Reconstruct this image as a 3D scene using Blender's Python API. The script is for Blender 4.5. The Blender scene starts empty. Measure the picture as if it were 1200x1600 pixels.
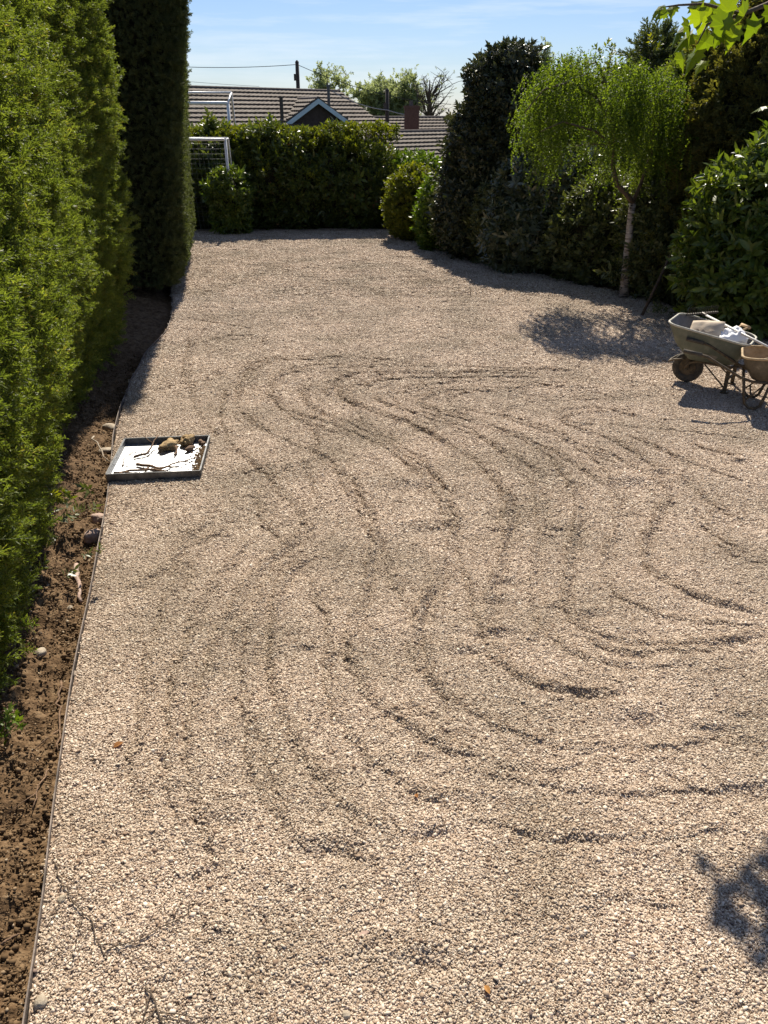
import bpy, math, random
import numpy as np
from mathutils import Vector, Matrix

random.seed(7)
RNG = np.random.default_rng(11)
SC = bpy.context.scene
COL = SC.collection

# ------------------------------------------------------------------ camera, sky, sun, exposure
F_PX, CAM_H = 1220.0, 3.0                      # focal length in photo pixels (1200 x 1600), eye height
PITCH = math.atan((800 - 178) / F_PX)
cam_data = bpy.data.cameras.new('camera')
cam_data.sensor_fit = 'VERTICAL'
cam_data.sensor_height = 36.0
cam_data.lens = F_PX / 1600 * 36.0
cam_data.clip_end = 2000
cam = bpy.data.objects.new('camera', cam_data)
cam.location = (0, 0, CAM_H)
cam.rotation_euler = (math.pi / 2 - PITCH, 0, 0)
COL.objects.link(cam)
SC.camera = cam

SUN_EL, SUN_AZ = math.radians(46), math.radians(0.5)     # azimuth from +Y towards +X
SUN_DIR = Vector((math.sin(SUN_AZ) * math.cos(SUN_EL), math.cos(SUN_AZ) * math.cos(SUN_EL), math.sin(SUN_EL)))
world = bpy.data.worlds.new('World')
SC.world = world
world.use_nodes = True
wn, wl = world.node_tree.nodes, world.node_tree.links
wn.clear()
sky = wn.new('ShaderNodeTexSky')
sky.sky_type = 'NISHITA'
sky.sun_disc = False
sky.sun_elevation = SUN_EL
sky.sun_rotation = SUN_AZ
sky.altitude = 50
sky.air_density = 1.0
sky.dust_density = 0.35
sky.ozone_density = 3.0
tc = wn.new('ShaderNodeTexCoord')
mp = wn.new('ShaderNodeMapping')
mp.inputs['Scale'].default_value = (2.2, 2.2, 26.0)
nz = wn.new('ShaderNodeTexNoise')
nz.inputs['Scale'].default_value = 1.6
nz.inputs['Detail'].default_value = 6
nz.inputs['Roughness'].default_value = 0.62
cr = wn.new('ShaderNodeValToRGB')
cr.color_ramp.elements[0].position = 0.46
cr.color_ramp.elements[0].color = (0, 0, 0, 1)
cr.color_ramp.elements[1].position = 0.72
cr.color_ramp.elements[1].color = (0.5, 0.5, 0.5, 1)
mx = wn.new('ShaderNodeMix')
mx.data_type = 'RGBA'
mx.inputs[7].default_value = (9.6, 10.2, 10.8, 1)          # thin high cloud
tint = wn.new('ShaderNodeMix')
tint.data_type = 'RGBA'
tint.blend_type = 'MULTIPLY'
tint.inputs[0].default_value = 1.0
tint.inputs[7].default_value = (0.74, 0.83, 1.05, 1)
bg = wn.new('ShaderNodeBackground')
bg.inputs['Strength'].default_value = 0.053
wo = wn.new('ShaderNodeOutputWorld')
wl.new(tc.outputs['Generated'], mp.inputs['Vector'])
wl.new(mp.outputs[0], nz.inputs['Vector'])
wl.new(nz.outputs['Fac'], cr.inputs['Fac'])
wl.new(sky.outputs[0], tint.inputs[6])
wl.new(cr.outputs[0], mx.inputs[0])
wl.new(tint.outputs[2], mx.inputs[6])
wl.new(mx.outputs[2], bg.inputs['Color'])
wl.new(bg.outputs[0], wo.inputs['Surface'])

sun_data = bpy.data.lights.new('sun', 'SUN')
sun_data.energy = 5.0
sun_data.angle = math.radians(0.53)
sun_data.color = (1.0, 0.92, 0.79)
sun = bpy.data.objects.new('sun', sun_data)
sun.rotation_euler = SUN_DIR.to_track_quat('Z', 'Y').to_euler()
COL.objects.link(sun)

vs = SC.view_settings
vs.view_transform = 'Standard'
vs.look = 'None'
vs.gamma = 1.0
vs.exposure = 0.92
vs.use_curve_mapping = False
SC.cycles.max_bounces = 7
SC.cycles.diffuse_bounces = 4
SC.cycles.glossy_bounces = 2
SC.cycles.transmission_bounces = 6
SC.cycles.transparent_max_bounces = 4

# ------------------------------------------------------------------ survey helpers
CP, SP = math.cos(PITCH), math.sin(PITCH)
def ray(x, y):
    u, v = (x - 600) / F_PX, (y - 800) / F_PX
    return np.array([u, CP - v * SP, -SP - v * CP])
def G(x, y, z=0.0):
    """point on the plane z seen at a photo pixel"""
    r = ray(x, y)
    return r * ((z - CAM_H) / r[2]) + np.array([0, 0, CAM_H])
def at(x, y, Y):
    """point at ground distance Y seen at a photo pixel"""
    r = ray(x, y)
    return r * (Y / r[1]) + np.array([0, 0, CAM_H])

# ------------------------------------------------------------------ numeric noise
_H = np.random.default_rng(3).random((64, 64, 64))
def noise3(p, f=1.0, seed=0.0):
    q = np.asarray(p, float) * f + seed
    i = np.floor(q).astype(int)
    t = q - i
    t = t * t * (3 - 2 * t)
    i &= 63
    j = (i + 1) & 63
    r = 0
    for a in (0, 1):
        for b in (0, 1):
            for c in (0, 1):
                w = (t[..., 0] if a else 1 - t[..., 0]) * (t[..., 1] if b else 1 - t[..., 1]) * (t[..., 2] if c else 1 - t[..., 2])
                r = r + w * _H[(j if a else i)[..., 0], (j if b else i)[..., 1], (j if c else i)[..., 2]]
    return r
def noise2(x, y, f=1.0, seed=0.0):
    x = np.asarray(x, float)
    return noise3(np.stack([x, np.broadcast_to(y, x.shape), np.full(x.shape, 0.37)], -1), f, seed)
def fbm2(x, y, f, seed=0, octv=4):
    s, a, t = 0, 1, 0
    for k in range(octv):
        s = s + a * noise2(x, y, f * 2 ** k, seed + 7.3 * k)
        t += a
        a *= .5
    return s / t

# ------------------------------------------------------------------ materials
def new_mat(name):
    m = bpy.data.materials.new(name)
    m.use_nodes = True
    n = m.node_tree.nodes
    n.clear()
    out = n.new('ShaderNodeOutputMaterial')
    return m, n, m.node_tree.links, out
def ramp(n, stops):
    r = n.new('ShaderNodeValToRGB')
    e = r.color_ramp.elements
    while len(e) < len(stops):
        e.new(0.5)
    for k, (p, c) in enumerate(stops):
        e[k].position = p
        e[k].color = (*c, 1)
    return r
def surf(name, stops, scale=8, rough=0.8, metal=0.0, bump=0.2, bscale=40, detail=6, spec=0.4, stretch=None):
    """noise-coloured procedural surface"""
    m, n, l, out = new_mat(name)
    p = n.new('ShaderNodeBsdfPrincipled')
    p.inputs['Roughness'].default_value = rough
    p.inputs['Metallic'].default_value = metal
    p.inputs['Specular IOR Level'].default_value = spec
    c = n.new('ShaderNodeTexCoord')
    mpn = n.new('ShaderNodeMapping')
    if stretch:
        mpn.inputs['Scale'].default_value = stretch
    a = n.new('ShaderNodeTexNoise')
    a.inputs['Scale'].default_value = scale
    a.inputs['Detail'].default_value = detail
    a.inputs['Roughness'].default_value = 0.65
    r = ramp(n, stops)
    b = n.new('ShaderNodeTexNoise')
    b.inputs['Scale'].default_value = bscale
    b.inputs['Detail'].default_value = 5
    bp = n.new('ShaderNodeBump')
    bp.inputs['Strength'].default_value = bump
    bp.inputs['Distance'].default_value = 0.02
    l.new(c.outputs['Object'], mpn.inputs['Vector'])
    l.new(mpn.outputs[0], a.inputs['Vector'])
    l.new(mpn.outputs[0], b.inputs['Vector'])
    l.new(a.outputs['Fac'], r.inputs['Fac'])
    l.new(r.outputs[0], p.inputs['Base Color'])
    l.new(b.outputs['Fac'], bp.inputs['Height'])
    l.new(bp.outputs[0], p.inputs['Normal'])
    l.new(p.outputs[0], out.inputs['Surface'])
    return m
def leaf_mat(name, dark, light, trans=0.35, tcol=None, rough=0.45, spec=0.4, accent=None):
    m, n, l, out = new_mat(name)
    geo = n.new('ShaderNodeNewGeometry')
    oi = n.new('ShaderNodeObjectInfo')
    add = n.new('ShaderNodeMath')
    add.operation = 'ADD'
    half = n.new('ShaderNodeMath')
    half.operation = 'MULTIPLY'
    half.inputs[1].default_value = 0.5
    l.new(geo.outputs['Random Per Island'], add.inputs[0])
    l.new(oi.outputs['Random'], add.inputs[1])
    l.new(add.outputs[0], half.inputs[0])
    stops = [(0.1, dark), (0.55, tuple((a + b) / 2 for a, b in zip(dark, light))), (0.85, light)]
    if accent:
        stops.append((0.95, accent))
    r = ramp(n, stops)
    l.new(half.outputs[0], r.inputs['Fac'])
    p = n.new('ShaderNodeBsdfPrincipled')
    p.inputs['Roughness'].default_value = rough
    p.inputs['Specular IOR Level'].default_value = spec
    l.new(r.outputs[0], p.inputs['Base Color'])
    t = n.new('ShaderNodeBsdfTranslucent')
    tm = n.new('ShaderNodeMix')
    tm.data_type = 'RGBA'
    tm.blend_type = 'MULTIPLY'
    tm.inputs[0].default_value = 1.0
    tm.inputs[7].default_value = (*(tcol or (1.5, 1.45, 0.55)), 1)
    l.new(r.outputs[0], tm.inputs[6])
    l.new(tm.outputs[2], t.inputs['Color'])
    ms = n.new('ShaderNodeMixShader')
    ms.inputs[0].default_value = trans
    l.new(p.outputs[0], ms.inputs[1])
    l.new(t.outputs[0], ms.inputs[2])
    l.new(ms.outputs[0], out.inputs['Surface'])
    return m

M = {}
M['bark'] = surf('bark', [(0.3, (0.05, 0.035, 0.022)), (0.7, (0.13, 0.095, 0.065))], 14, 0.9, bump=0.6, bscale=50)
M['block_core'] = surf('light_block_core', [(0.3, (0.012, 0.011, 0.006)), (0.7, (0.03, 0.028, 0.012))], 20, 0.95, bump=0.8, bscale=60)  # dark colour of the added light-blocking cores
M['soil'] = surf('soil', [(0.3, (0.05, 0.03, 0.015)), (0.5, (0.115, 0.07, 0.036)), (0.72, (0.22, 0.15, 0.085))], 16, 0.95, bump=1.0, bscale=45, spec=0.15)
M['grassy'] = surf('rough_grass', [(0.3, (0.035, 0.05, 0.015)), (0.7, (0.08, 0.09, 0.03))], 1.5, 0.95, bump=0.5, bscale=20, spec=0.1)
M['stone'] = surf('stone', [(0.3, (0.24, 0.19, 0.13)), (0.7, (0.42, 0.36, 0.28))], 18, 0.85, bump=0.4, bscale=60)
M['stone_pink'] = surf('stone_pink', [(0.3, (0.25, 0.16, 0.12)), (0.7, (0.45, 0.34, 0.28))], 18, 0.85, bump=0.4, bscale=60)
M['root'] = surf('root', [(0.3, (0.09, 0.055, 0.035)), (0.7, (0.24, 0.15, 0.09))], 30, 0.9, bump=0.5, bscale=80)
M['galv'] = surf('galvanised_steel', [(0.3, (0.60, 0.62, 0.65)), (0.7, (0.80, 0.82, 0.84))], 9, 0.42, metal=0.85, bump=0.05, bscale=25)
M['clay'] = surf('sandy_clay', [(0.35, (0.16, 0.10, 0.045)), (0.65, (0.42, 0.30, 0.15))], 14, 0.95, bump=0.6, bscale=50)
M['cladding'] = surf('dark_cladding', [(0.3, (0.035, 0.024, 0.02)), (0.7, (0.07, 0.05, 0.042))], 6, 0.9)
M['galv_rim'] = surf('weathered_steel', [(0.3, (0.05, 0.053, 0.055)), (0.7, (0.16, 0.165, 0.17))], 12, 0.55, metal=0.6, bump=0.1)
M['edging'] = surf('edging_steel', [(0.35, (0.07, 0.055, 0.045)), (0.7, (0.26, 0.21, 0.175))], 7, 0.7, metal=0.1, bump=0.2)
M['rust'] = surf('rusty_tube', [(0.3, (0.035, 0.030, 0.022)), (0.55, (0.10, 0.075, 0.045)), (0.75, (0.20, 0.15, 0.09))], 22, 0.7, metal=0.2, bump=0.2)
M['tray_green'] = surf('green_tray_paint', [(0.3, (0.07, 0.085, 0.065)), (0.55, (0.115, 0.128, 0.098)), (0.78, (0.22, 0.205, 0.17))], 10, 0.6, bump=0.15)
M['tray_grey'] = surf('dusty_tray', [(0.3, (0.14, 0.13, 0.12)), (0.7, (0.27, 0.25, 0.23))], 9, 0.85, bump=0.2)
M['rim_pale'] = surf('dusty_rim', [(0.3, (0.30, 0.29, 0.24)), (0.7, (0.50, 0.48, 0.41))], 20, 0.7, bump=0.2)
M['tray_tan'] = surf('mortar_stained_tray', [(0.3, (0.24, 0.17, 0.09)), (0.55, (0.42, 0.31, 0.18)), (0.8, (0.55, 0.45, 0.30))], 9, 0.85, bump=0.3)
M['tray_dark'] = surf('stained_tray_outside', [(0.3, (0.045, 0.038, 0.028)), (0.6, (0.12, 0.10, 0.07)), (0.8, (0.30, 0.25, 0.17))], 7, 0.8, bump=0.3)
M['rubber'] = surf('tyre_rubber', [(0.3, (0.025, 0.024, 0.022)), (0.7, (0.10, 0.085, 0.065))], 14, 0.9, bump=0.4)
M['paper'] = surf('paper_sack', [(0.3, (0.48, 0.38, 0.27)), (0.7, (0.62, 0.52, 0.40))], 7, 0.9, bump=0.2, bscale=14)
M['ink'] = surf('faded_ink', [(0.3, (0.10, 0.08, 0.07)), (0.7, (0.22, 0.16, 0.13))], 30, 0.9)
M['plastic_white'] = surf('white_bag', [(0.3, (0.66, 0.67, 0.70)), (0.7, (0.82, 0.82, 0.83))], 9, 0.5, bump=0.2, bscale=18)
M['label'] = surf('pale_label', [(0.3, (0.34, 0.37, 0.30)), (0.7, (0.48, 0.50, 0.43))], 16, 0.6)
M['wood'] = surf('worn_wood', [(0.3, (0.28, 0.18, 0.09)), (0.7, (0.50, 0.36, 0.21))], 5, 0.7, bump=0.2, stretch=(1, 1, 12))
M['pale_handle'] = surf('pale_handle', [(0.3, (0.55, 0.53, 0.49)), (0.7, (0.72, 0.70, 0.66))], 8, 0.45)
M['dark_steel'] = surf('dark_steel', [(0.3, (0.03, 0.028, 0.026)), (0.7, (0.09, 0.075, 0.06))], 15, 0.55, metal=0.4)
M['white_pvc'] = surf('white_tube', [(0.3, (0.62, 0.63, 0.64)), (0.7, (0.76, 0.77, 0.78))], 6, 0.4)
M['net'] = surf('net_cord', [(0.3, (0.35, 0.36, 0.38)), (0.7, (0.50, 0.51, 0.53))], 6, 0.7)
M['felt'] = surf('pale_roof_felt', [(0.3, (0.36, 0.33, 0.29)), (0.7, (0.48, 0.45, 0.40))], 6, 0.9)
M['tile'] = surf('concrete_roof_tile', [(0.3, (0.075, 0.06, 0.046)), (0.55, (0.125, 0.10, 0.078)), (0.8, (0.18, 0.145, 0.115))], 2.5, 0.9, bump=0.4, bscale=30)
M['tile_dark'] = surf('ridge_tile', [(0.3, (0.07, 0.055, 0.05)), (0.7, (0.13, 0.11, 0.10))], 3, 0.9)
M['brick'] = surf('brick_wall', [(0.3, (0.08, 0.045, 0.035)), (0.7, (0.15, 0.085, 0.065))], 14, 0.9, bump=0.3)
M['fascia'] = surf('pale_blue_fascia', [(0.3, (0.42, 0.52, 0.58)), (0.7, (0.52, 0.62, 0.68))], 3, 0.6)
M['render_wall'] = surf('house_wall', [(0.3, (0.30, 0.22, 0.17)), (0.7, (0.42, 0.32, 0.26))], 8, 0.9)
M['pole'] = surf('creosoted_pole', [(0.3, (0.03, 0.024, 0.02)), (0.7, (0.07, 0.055, 0.045))], 8, 0.9)
M['wire'] = surf('cable', [(0.3, (0.02, 0.02, 0.022)), (0.7, (0.04, 0.04, 0.045))], 8, 0.7)
M['wire_pale'] = surf('pale_cable', [(0.3, (0.25, 0.26, 0.27)), (0.7, (0.35, 0.36, 0.37))], 8, 0.7)

def birch_bark():
    m, n, l, out = new_mat('birch_bark')
    p = n.new('ShaderNodeBsdfPrincipled')
    p.inputs['Roughness'].default_value = 0.75
    c = n.new('ShaderNodeTexCoord')
    mpn = n.new('ShaderNodeMapping')
    mpn.inputs['Scale'].default_value = (5, 5, 26)
    a = n.new('ShaderNodeTexNoise')
    a.inputs['Scale'].default_value = 1.4
    a.inputs['Detail'].default_value = 5
    r = ramp(n, [(0.36, (0.03, 0.022, 0.018)), (0.47, (0.26, 0.22, 0.19)), (0.7, (0.46, 0.42, 0.38))])
    l.new(c.outputs['Object'], mpn.inputs['Vector'])
    l.new(mpn.outputs[0], a.inputs['Vector'])
    l.new(a.outputs['Fac'], r.inputs['Fac'])
    l.new(r.outputs[0], p.inputs['Base Color'])
    bp = n.new('ShaderNodeBump')
    bp.inputs['Strength'].default_value = 0.4
    bp.inputs['Distance'].default_value = 0.02
    l.new(a.outputs['Fac'], bp.inputs['Height'])
    l.new(bp.outputs[0], p.inputs['Normal'])
    l.new(p.outputs[0], out.inputs['Surface'])
    return m
M['birch_bark'] = birch_bark()

def gravel_mats():
    # loose pebbles
    m, n, l, out = new_mat('limestone_pebble')
    p = n.new('ShaderNodeBsdfPrincipled')
    p.inputs['Roughness'].default_value = 0.8
    p.inputs['Specular IOR Level'].default_value = 0.25
    geo = n.new('ShaderNodeNewGeometry')
    oi = n.new('ShaderNodeObjectInfo')
    ad = n.new('ShaderNodeMath')
    ad.operation = 'ADD'
    fr = n.new('ShaderNodeMath')
    fr.operation = 'FRACT'
    l.new(geo.outputs['Random Per Island'], ad.inputs[0])
    l.new(oi.outputs['Random'], ad.inputs[1])
    l.new(ad.outputs[0], fr.inputs[0])
    r = ramp(n, [(0.0, (0.13, 0.10, 0.095)), (0.05, (0.22, 0.15, 0.105)), (0.15, (0.34, 0.25, 0.175)), (0.5, (0.49, 0.397, 0.305)), (0.85, (0.60, 0.505, 0.40)), (1.0, (0.72, 0.64, 0.53))])
    l.new(fr.outputs[0], r.inputs['Fac'])
    c = n.new('ShaderNodeTexCoord')
    big = n.new('ShaderNodeTexNoise')
    big.inputs['Scale'].default_value = 1.1
    big.inputs['Detail'].default_value = 5
    br = ramp(n, [(0.33, (0.76, 0.75, 0.72)), (0.60, (1.03, 1.01, 1.0))])
    l.new(geo.outputs['Position'], big.inputs['Vector'])
    l.new(big.outputs['Fac'], br.inputs['Fac'])
    mm = n.new('ShaderNodeMix')
    mm.data_type = 'RGBA'
    mm.blend_type = 'MULTIPLY'
    mm.inputs[0].default_value = 1
    l.new(r.outputs[0], mm.inputs[6])
    l.new(br.outputs[0], mm.inputs[7])
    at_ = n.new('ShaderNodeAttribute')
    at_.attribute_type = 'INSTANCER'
    at_.attribute_name = 'shade_mottle'
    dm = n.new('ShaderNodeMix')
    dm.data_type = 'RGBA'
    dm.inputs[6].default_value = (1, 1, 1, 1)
    dm.inputs[7].default_value = (0.84, 0.82, 0.78, 1)      # stones darkened as painted shade of the rake furrows, plus random blotches
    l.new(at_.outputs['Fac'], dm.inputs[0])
    m2 = n.new('ShaderNodeMix')
    m2.data_type = 'RGBA'
    m2.blend_type = 'MULTIPLY'
    m2.inputs[0].default_value = 1
    l.new(mm.outputs[2], m2.inputs[6])
    l.new(dm.outputs[2], m2.inputs[7])
    l.new(m2.outputs[2], p.inputs['Base Color'])
    l.new(p.outputs[0], out.inputs['Surface'])
    M['pebble'] = m
    # the bed they lie on
    m, n, l, out = new_mat('gravel_bed')
    p = n.new('ShaderNodeBsdfPrincipled')
    p.inputs['Roughness'].default_value = 0.9
    p.inputs['Specular IOR Level'].default_value = 0.15
    geo = n.new('ShaderNodeNewGeometry')
    v = n.new('ShaderNodeTexVoronoi')
    v.inputs['Scale'].default_value = 62
    sep = n.new('ShaderNodeSeparateColor')
    r = ramp(n, [(0.0, (0.13, 0.09, 0.065)), (0.2, (0.24, 0.175, 0.125)), (0.55, (0.36, 0.28, 0.21)), (1.0, (0.50, 0.41, 0.32))])
    l.new(geo.outputs['Position'], v.inputs['Vector'])
    l.new(v.outputs['Color'], sep.inputs[0])
    l.new(sep.outputs[0], r.inputs['Fac'])
    big = n.new('ShaderNodeTexNoise')
    big.inputs['Scale'].default_value = 1.1
    big.inputs['Detail'].default_value = 5
    br = ramp(n, [(0.33, (0.76, 0.75, 0.72)), (0.60, (1.03, 1.01, 1.0))])
    l.new(geo.outputs['Position'], big.inputs['Vector'])
    l.new(big.outputs['Fac'], br.inputs['Fac'])
    mm = n.new('ShaderNodeMix')
    mm.data_type = 'RGBA'
    mm.blend_type = 'MULTIPLY'
    mm.inputs[0].default_value = 1
    l.new(r.outputs[0], mm.inputs[6])
    l.new(br.outputs[0], mm.inputs[7])
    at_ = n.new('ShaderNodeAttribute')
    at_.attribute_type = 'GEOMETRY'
    at_.attribute_name = 'shade_mottle'
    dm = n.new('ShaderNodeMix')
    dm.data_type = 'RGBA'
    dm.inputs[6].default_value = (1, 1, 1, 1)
    dm.inputs[7].default_value = (0.84, 0.82, 0.78, 1)      # same painted furrow shade and random blotches on the bed
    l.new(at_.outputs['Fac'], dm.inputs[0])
    m2 = n.new('ShaderNodeMix')
    m2.data_type = 'RGBA'
    m2.blend_type = 'MULTIPLY'
    m2.inputs[0].default_value = 1
    l.new(mm.outputs[2], m2.inputs[6])
    l.new(dm.outputs[2], m2.inputs[7])
    l.new(m2.outputs[2], p.inputs['Base Color'])
    bp = n.new('ShaderNodeBump')
    bp.invert = True
    bp.inputs['Strength'].default_value = 0.9
    bp.inputs['Distance'].default_value = 0.012
    l.new(v.outputs['Distance'], bp.inputs['Height'])
    n2 = n.new('ShaderNodeTexNoise')
    n2.inputs['Scale'].default_value = 14
    n2.inputs['Detail'].default_value = 6
    bp2 = n.new('ShaderNodeBump')
    bp2.inputs['Strength'].default_value = 0.8
    bp2.inputs['Distance'].default_value = 0.03
    l.new(geo.outputs['Position'], n2.inputs['Vector'])
    l.new(n2.outputs['Fac'], bp2.inputs['Height'])
    l.new(bp2.outputs[0], bp.inputs['Normal'])
    l.new(bp.outputs[0], p.inputs['Normal'])
    l.new(p.outputs[0], out.inputs['Surface'])
    M['gravel_bed'] = m
gravel_mats()

L = {}
L['conifer_lit'] = leaf_mat('conifer_green', (0.075, 0.105, 0.024), (0.22, 0.26, 0.058), 0.5, (1.35, 1.4, 0.5), 0.5, 0.3, (0.28, 0.22, 0.07))
L['conifer_dark'] = leaf_mat('conifer_dark', (0.05, 0.066, 0.028), (0.12, 0.14, 0.058), 0.35, (1.3, 1.35, 0.5), 0.6, 0.25)
L['conifer_brown'] = leaf_mat('conifer_bronze', (0.085, 0.09, 0.028), (0.19, 0.19, 0.06), 0.42, (1.4, 1.3, 0.4), 0.6, 0.25, (0.17, 0.12, 0.035))
L['laurel'] = leaf_mat('laurel_leaf', (0.06, 0.10, 0.02), (0.16, 0.20, 0.035), 0.38, (1.5, 1.5, 0.4), 0.36, 0.45, (0.16, 0.17, 0.03))
L['photinia'] = leaf_mat('hedge_leaf', (0.045, 0.07, 0.018), (0.12, 0.155, 0.032), 0.36, (1.6, 1.5, 0.4), 0.36, 0.45, (0.15, 0.085, 0.04))
L['holly'] = leaf_mat('holly_leaf', (0.03, 0.04, 0.018), (0.085, 0.092, 0.042), 0.2, (1.3, 1.3, 0.6), 0.38, 0.45, (0.10, 0.09, 0.05))
L['gold'] = leaf_mat('golden_leaf', (0.08, 0.11, 0.012), (0.19, 0.20, 0.025), 0.42, (1.5, 1.45, 0.35), 0.45, 0.35)
L['lime'] = leaf_mat('lime_leaf', (0.06, 0.11, 0.014), (0.14, 0.20, 0.03), 0.42, (1.5, 1.5, 0.4), 0.4, 0.35)
L['rhodo'] = leaf_mat('grey_green_leaf', (0.055, 0.07, 0.035), (0.12, 0.135, 0.07), 0.25, (1.3, 1.35, 0.6), 0.26, 0.65)
L['birch'] = leaf_mat('birch_leaf', (0.055, 0.095, 0.016), (0.15, 0.20, 0.034), 0.5, (1.5, 1.5, 0.4), 0.6, 0.15)
L['dim'] = leaf_mat('shade_leaf', (0.055, 0.07, 0.026), (0.13, 0.145, 0.052), 0.34, (1.3, 1.35, 0.5), 0.4, 0.4)
L['maple'] = leaf_mat('maple_leaf', (0.07, 0.12, 0.012), (0.16, 0.22, 0.02), 0.55, (1.7, 1.6, 0.3), 0.45, 0.35)
L['far'] = leaf_mat('far_leaf', (0.20, 0.24, 0.12), (0.34, 0.38, 0.21), 0.5, (1.2, 1.2, 0.8), 0.6, 0.2)  # distance haze put into the colour, so the leaves are paler
L['dead'] = leaf_mat('dead_leaf', (0.25, 0.10, 0.03), (0.45, 0.24, 0.08), 0.3, (1.2, 1.0, 0.6), 0.7, 0.2)

# ------------------------------------------------------------------ mesh building
def link(name, me, mat=None, parent=None, loc=None):
    o = bpy.data.objects.new(name, me)
    COL.objects.link(o)
    if mat is not None:
        me.materials.append(mat)
    if parent is not None:
        o.parent = parent
    if loc is not None:
        o.location = loc
    return o
def np_mesh(name, V, F, smooth=False):
    """V (n,3), F list/array of equal-length or mixed faces"""
    me = bpy.data.meshes.new(name)
    V = np.asarray(V, np.float32)
    if isinstance(F, np.ndarray):
        k = F.shape[1]
        me.vertices.add(len(V))
        me.vertices.foreach_set('co', V.ravel())
        me.loops.add(F.size)
        me.loops.foreach_set('vertex_index', F.astype(np.int32).ravel())
        me.polygons.add(len(F))
        me.polygons.foreach_set('loop_start', np.arange(0, F.size, k, dtype=np.int32))
        me.polygons.foreach_set('loop_total', np.full(len(F), k, np.int32))
        me.update(calc_edges=True)
        me.validate()
    else:
        me.from_pydata([tuple(map(float, v)) for v in V], [], [tuple(f) for f in F])
        me.update()
    if smooth:
        me.polygons.foreach_set('use_smooth', np.ones(len(me.polygons), bool))
    return me

class MB:
    """collects solids into one mesh"""
    def __init__(s):
        s.v, s.f = [], []
    def add(s, V, F):
        b = len(s.v)
        s.v += [tuple(map(float, p)) for p in V]
        s.f += [tuple(i + b for i in f) for f in F]
        return s
    def box(s, c, d, rot=None):
        hx, hy, hz = (k / 2 for k in d)
        P = [(x, y, z) for z in (-hz, hz) for y in (-hy, hy) for x in (-hx, hx)]
        if rot is not None:
            P = [tuple(rot @ Vector(p)) for p in P]
        P = [(p[0] + c[0], p[1] + c[1], p[2] + c[2]) for p in P]
        return s.add(P, [(0, 2, 3, 1), (4, 5, 7, 6), (0, 1, 5, 4), (2, 6, 7, 3), (0, 4, 6, 2), (1, 3, 7, 5)])
    def tube(s, pts, r, n=8, cap=True):
        pts = [Vector(p) for p in pts]
        R = r if hasattr(r, '__len__') else [r] * len(pts)
        rings, ref = [], None
        for i, p in enumerate(pts):
            d = (pts[min(i + 1, len(pts) - 1)] - pts[max(i - 1, 0)])
            d.normalize()
            if ref is None:
                ref = d.orthogonal()
            a = (ref - d * ref.dot(d))
            a = a.normalized() if a.length > 1e-6 else d.orthogonal().normalized()
            ref = a
            b = d.cross(a)
            rings.append([p + (a * math.cos(t) + b * math.sin(t)) * R[i] for t in (2 * math.pi * k / n for k in range(n))])
        V = [q for g in rings for q in g]
        Fc = []
        for i in range(len(rings) - 1):
            for k in range(n):
                a0, a1 = i * n + k, i * n + (k + 1) % n
                Fc.append((a0, a1, a1 + n, a0 + n))
        if cap:
            Fc.append(tuple(range(n))[::-1])
            Fc.append(tuple(range((len(rings) - 1) * n, len(rings) * n)))
        return s.add(V, Fc)
    def loft(s, rings, cap0=True, cap1=True):
        n = len(rings[0])
        V = [q for g in rings for q in g]
        Fc = []
        for i in range(len(rings) - 1):
            for k in range(n):
                a0, a1 = i * n + k, i * n + (k + 1) % n
                Fc.append((a0, a1, a1 + n, a0 + n))
        if cap0:
            Fc.append(tuple(range(n))[::-1])
        if cap1:
            Fc.append(tuple(range((len(rings) - 1) * n, len(rings) * n)))
        return s.add(V, Fc)
    def build(s, name, mat, parent=None, smooth=False, loc=None):
        return link(name, np_mesh(name, s.v, s.f, smooth), mat, parent, loc)

def empty(name, loc=(0, 0, 0), rz=0.0):
    o = bpy.data.objects.new(name, None)
    o.empty_display_size = 0.2
    o.location = loc
    o.rotation_euler = (0, 0, rz)
    COL.objects.link(o)
    return o
def tag(o, label=None, cat=None, group=None, kind=None):
    for k, v in (('label', label), ('category', cat), ('group', group), ('kind', kind)):
        if v:
            o[k] = v
    return o

_t = (1 + 5 ** .5) / 2
ICO_V = np.array([(-1, _t, 0), (1, _t, 0), (-1, -_t, 0), (1, -_t, 0), (0, -1, _t), (0, 1, _t), (0, -1, -_t), (0, 1, -_t), (_t, 0, -1), (_t, 0, 1), (-_t, 0, -1), (-_t, 0, 1)]) / math.sqrt(1 + _t * _t)
ICO_F = np.array([(0, 11, 5), (0, 5, 1), (0, 1, 7), (0, 7, 10), (0, 10, 11), (1, 5, 9), (5, 11, 4), (11, 10, 2), (10, 7, 6), (7, 1, 8), (3, 9, 4), (3, 4, 2), (3, 2, 6), (3, 6, 8), (3, 8, 9), (4, 9, 5), (2, 4, 11), (6, 2, 10), (8, 6, 7), (9, 8, 1)])
def ico(sub=0):
    V, Fc = [tuple(v) for v in ICO_V], [tuple(f) for f in ICO_F]
    for _ in range(sub):
        cache, nf = {}, []
        def mid(a, b):
            k = (min(a, b), max(a, b))
            if k not in cache:
                p = (np.array(V[a]) + np.array(V[b]))
                V.append(tuple(p / np.linalg.norm(p)))
                cache[k] = len(V) - 1
            return cache[k]
        for a, b, c in Fc:
            x, y, z = mid(a, b), mid(b, c), mid(c, a)
            nf += [(a, x, z), (b, y, x), (c, z, y), (x, y, z)]
        Fc = nf
    return np.array(V), np.array(Fc)

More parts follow.
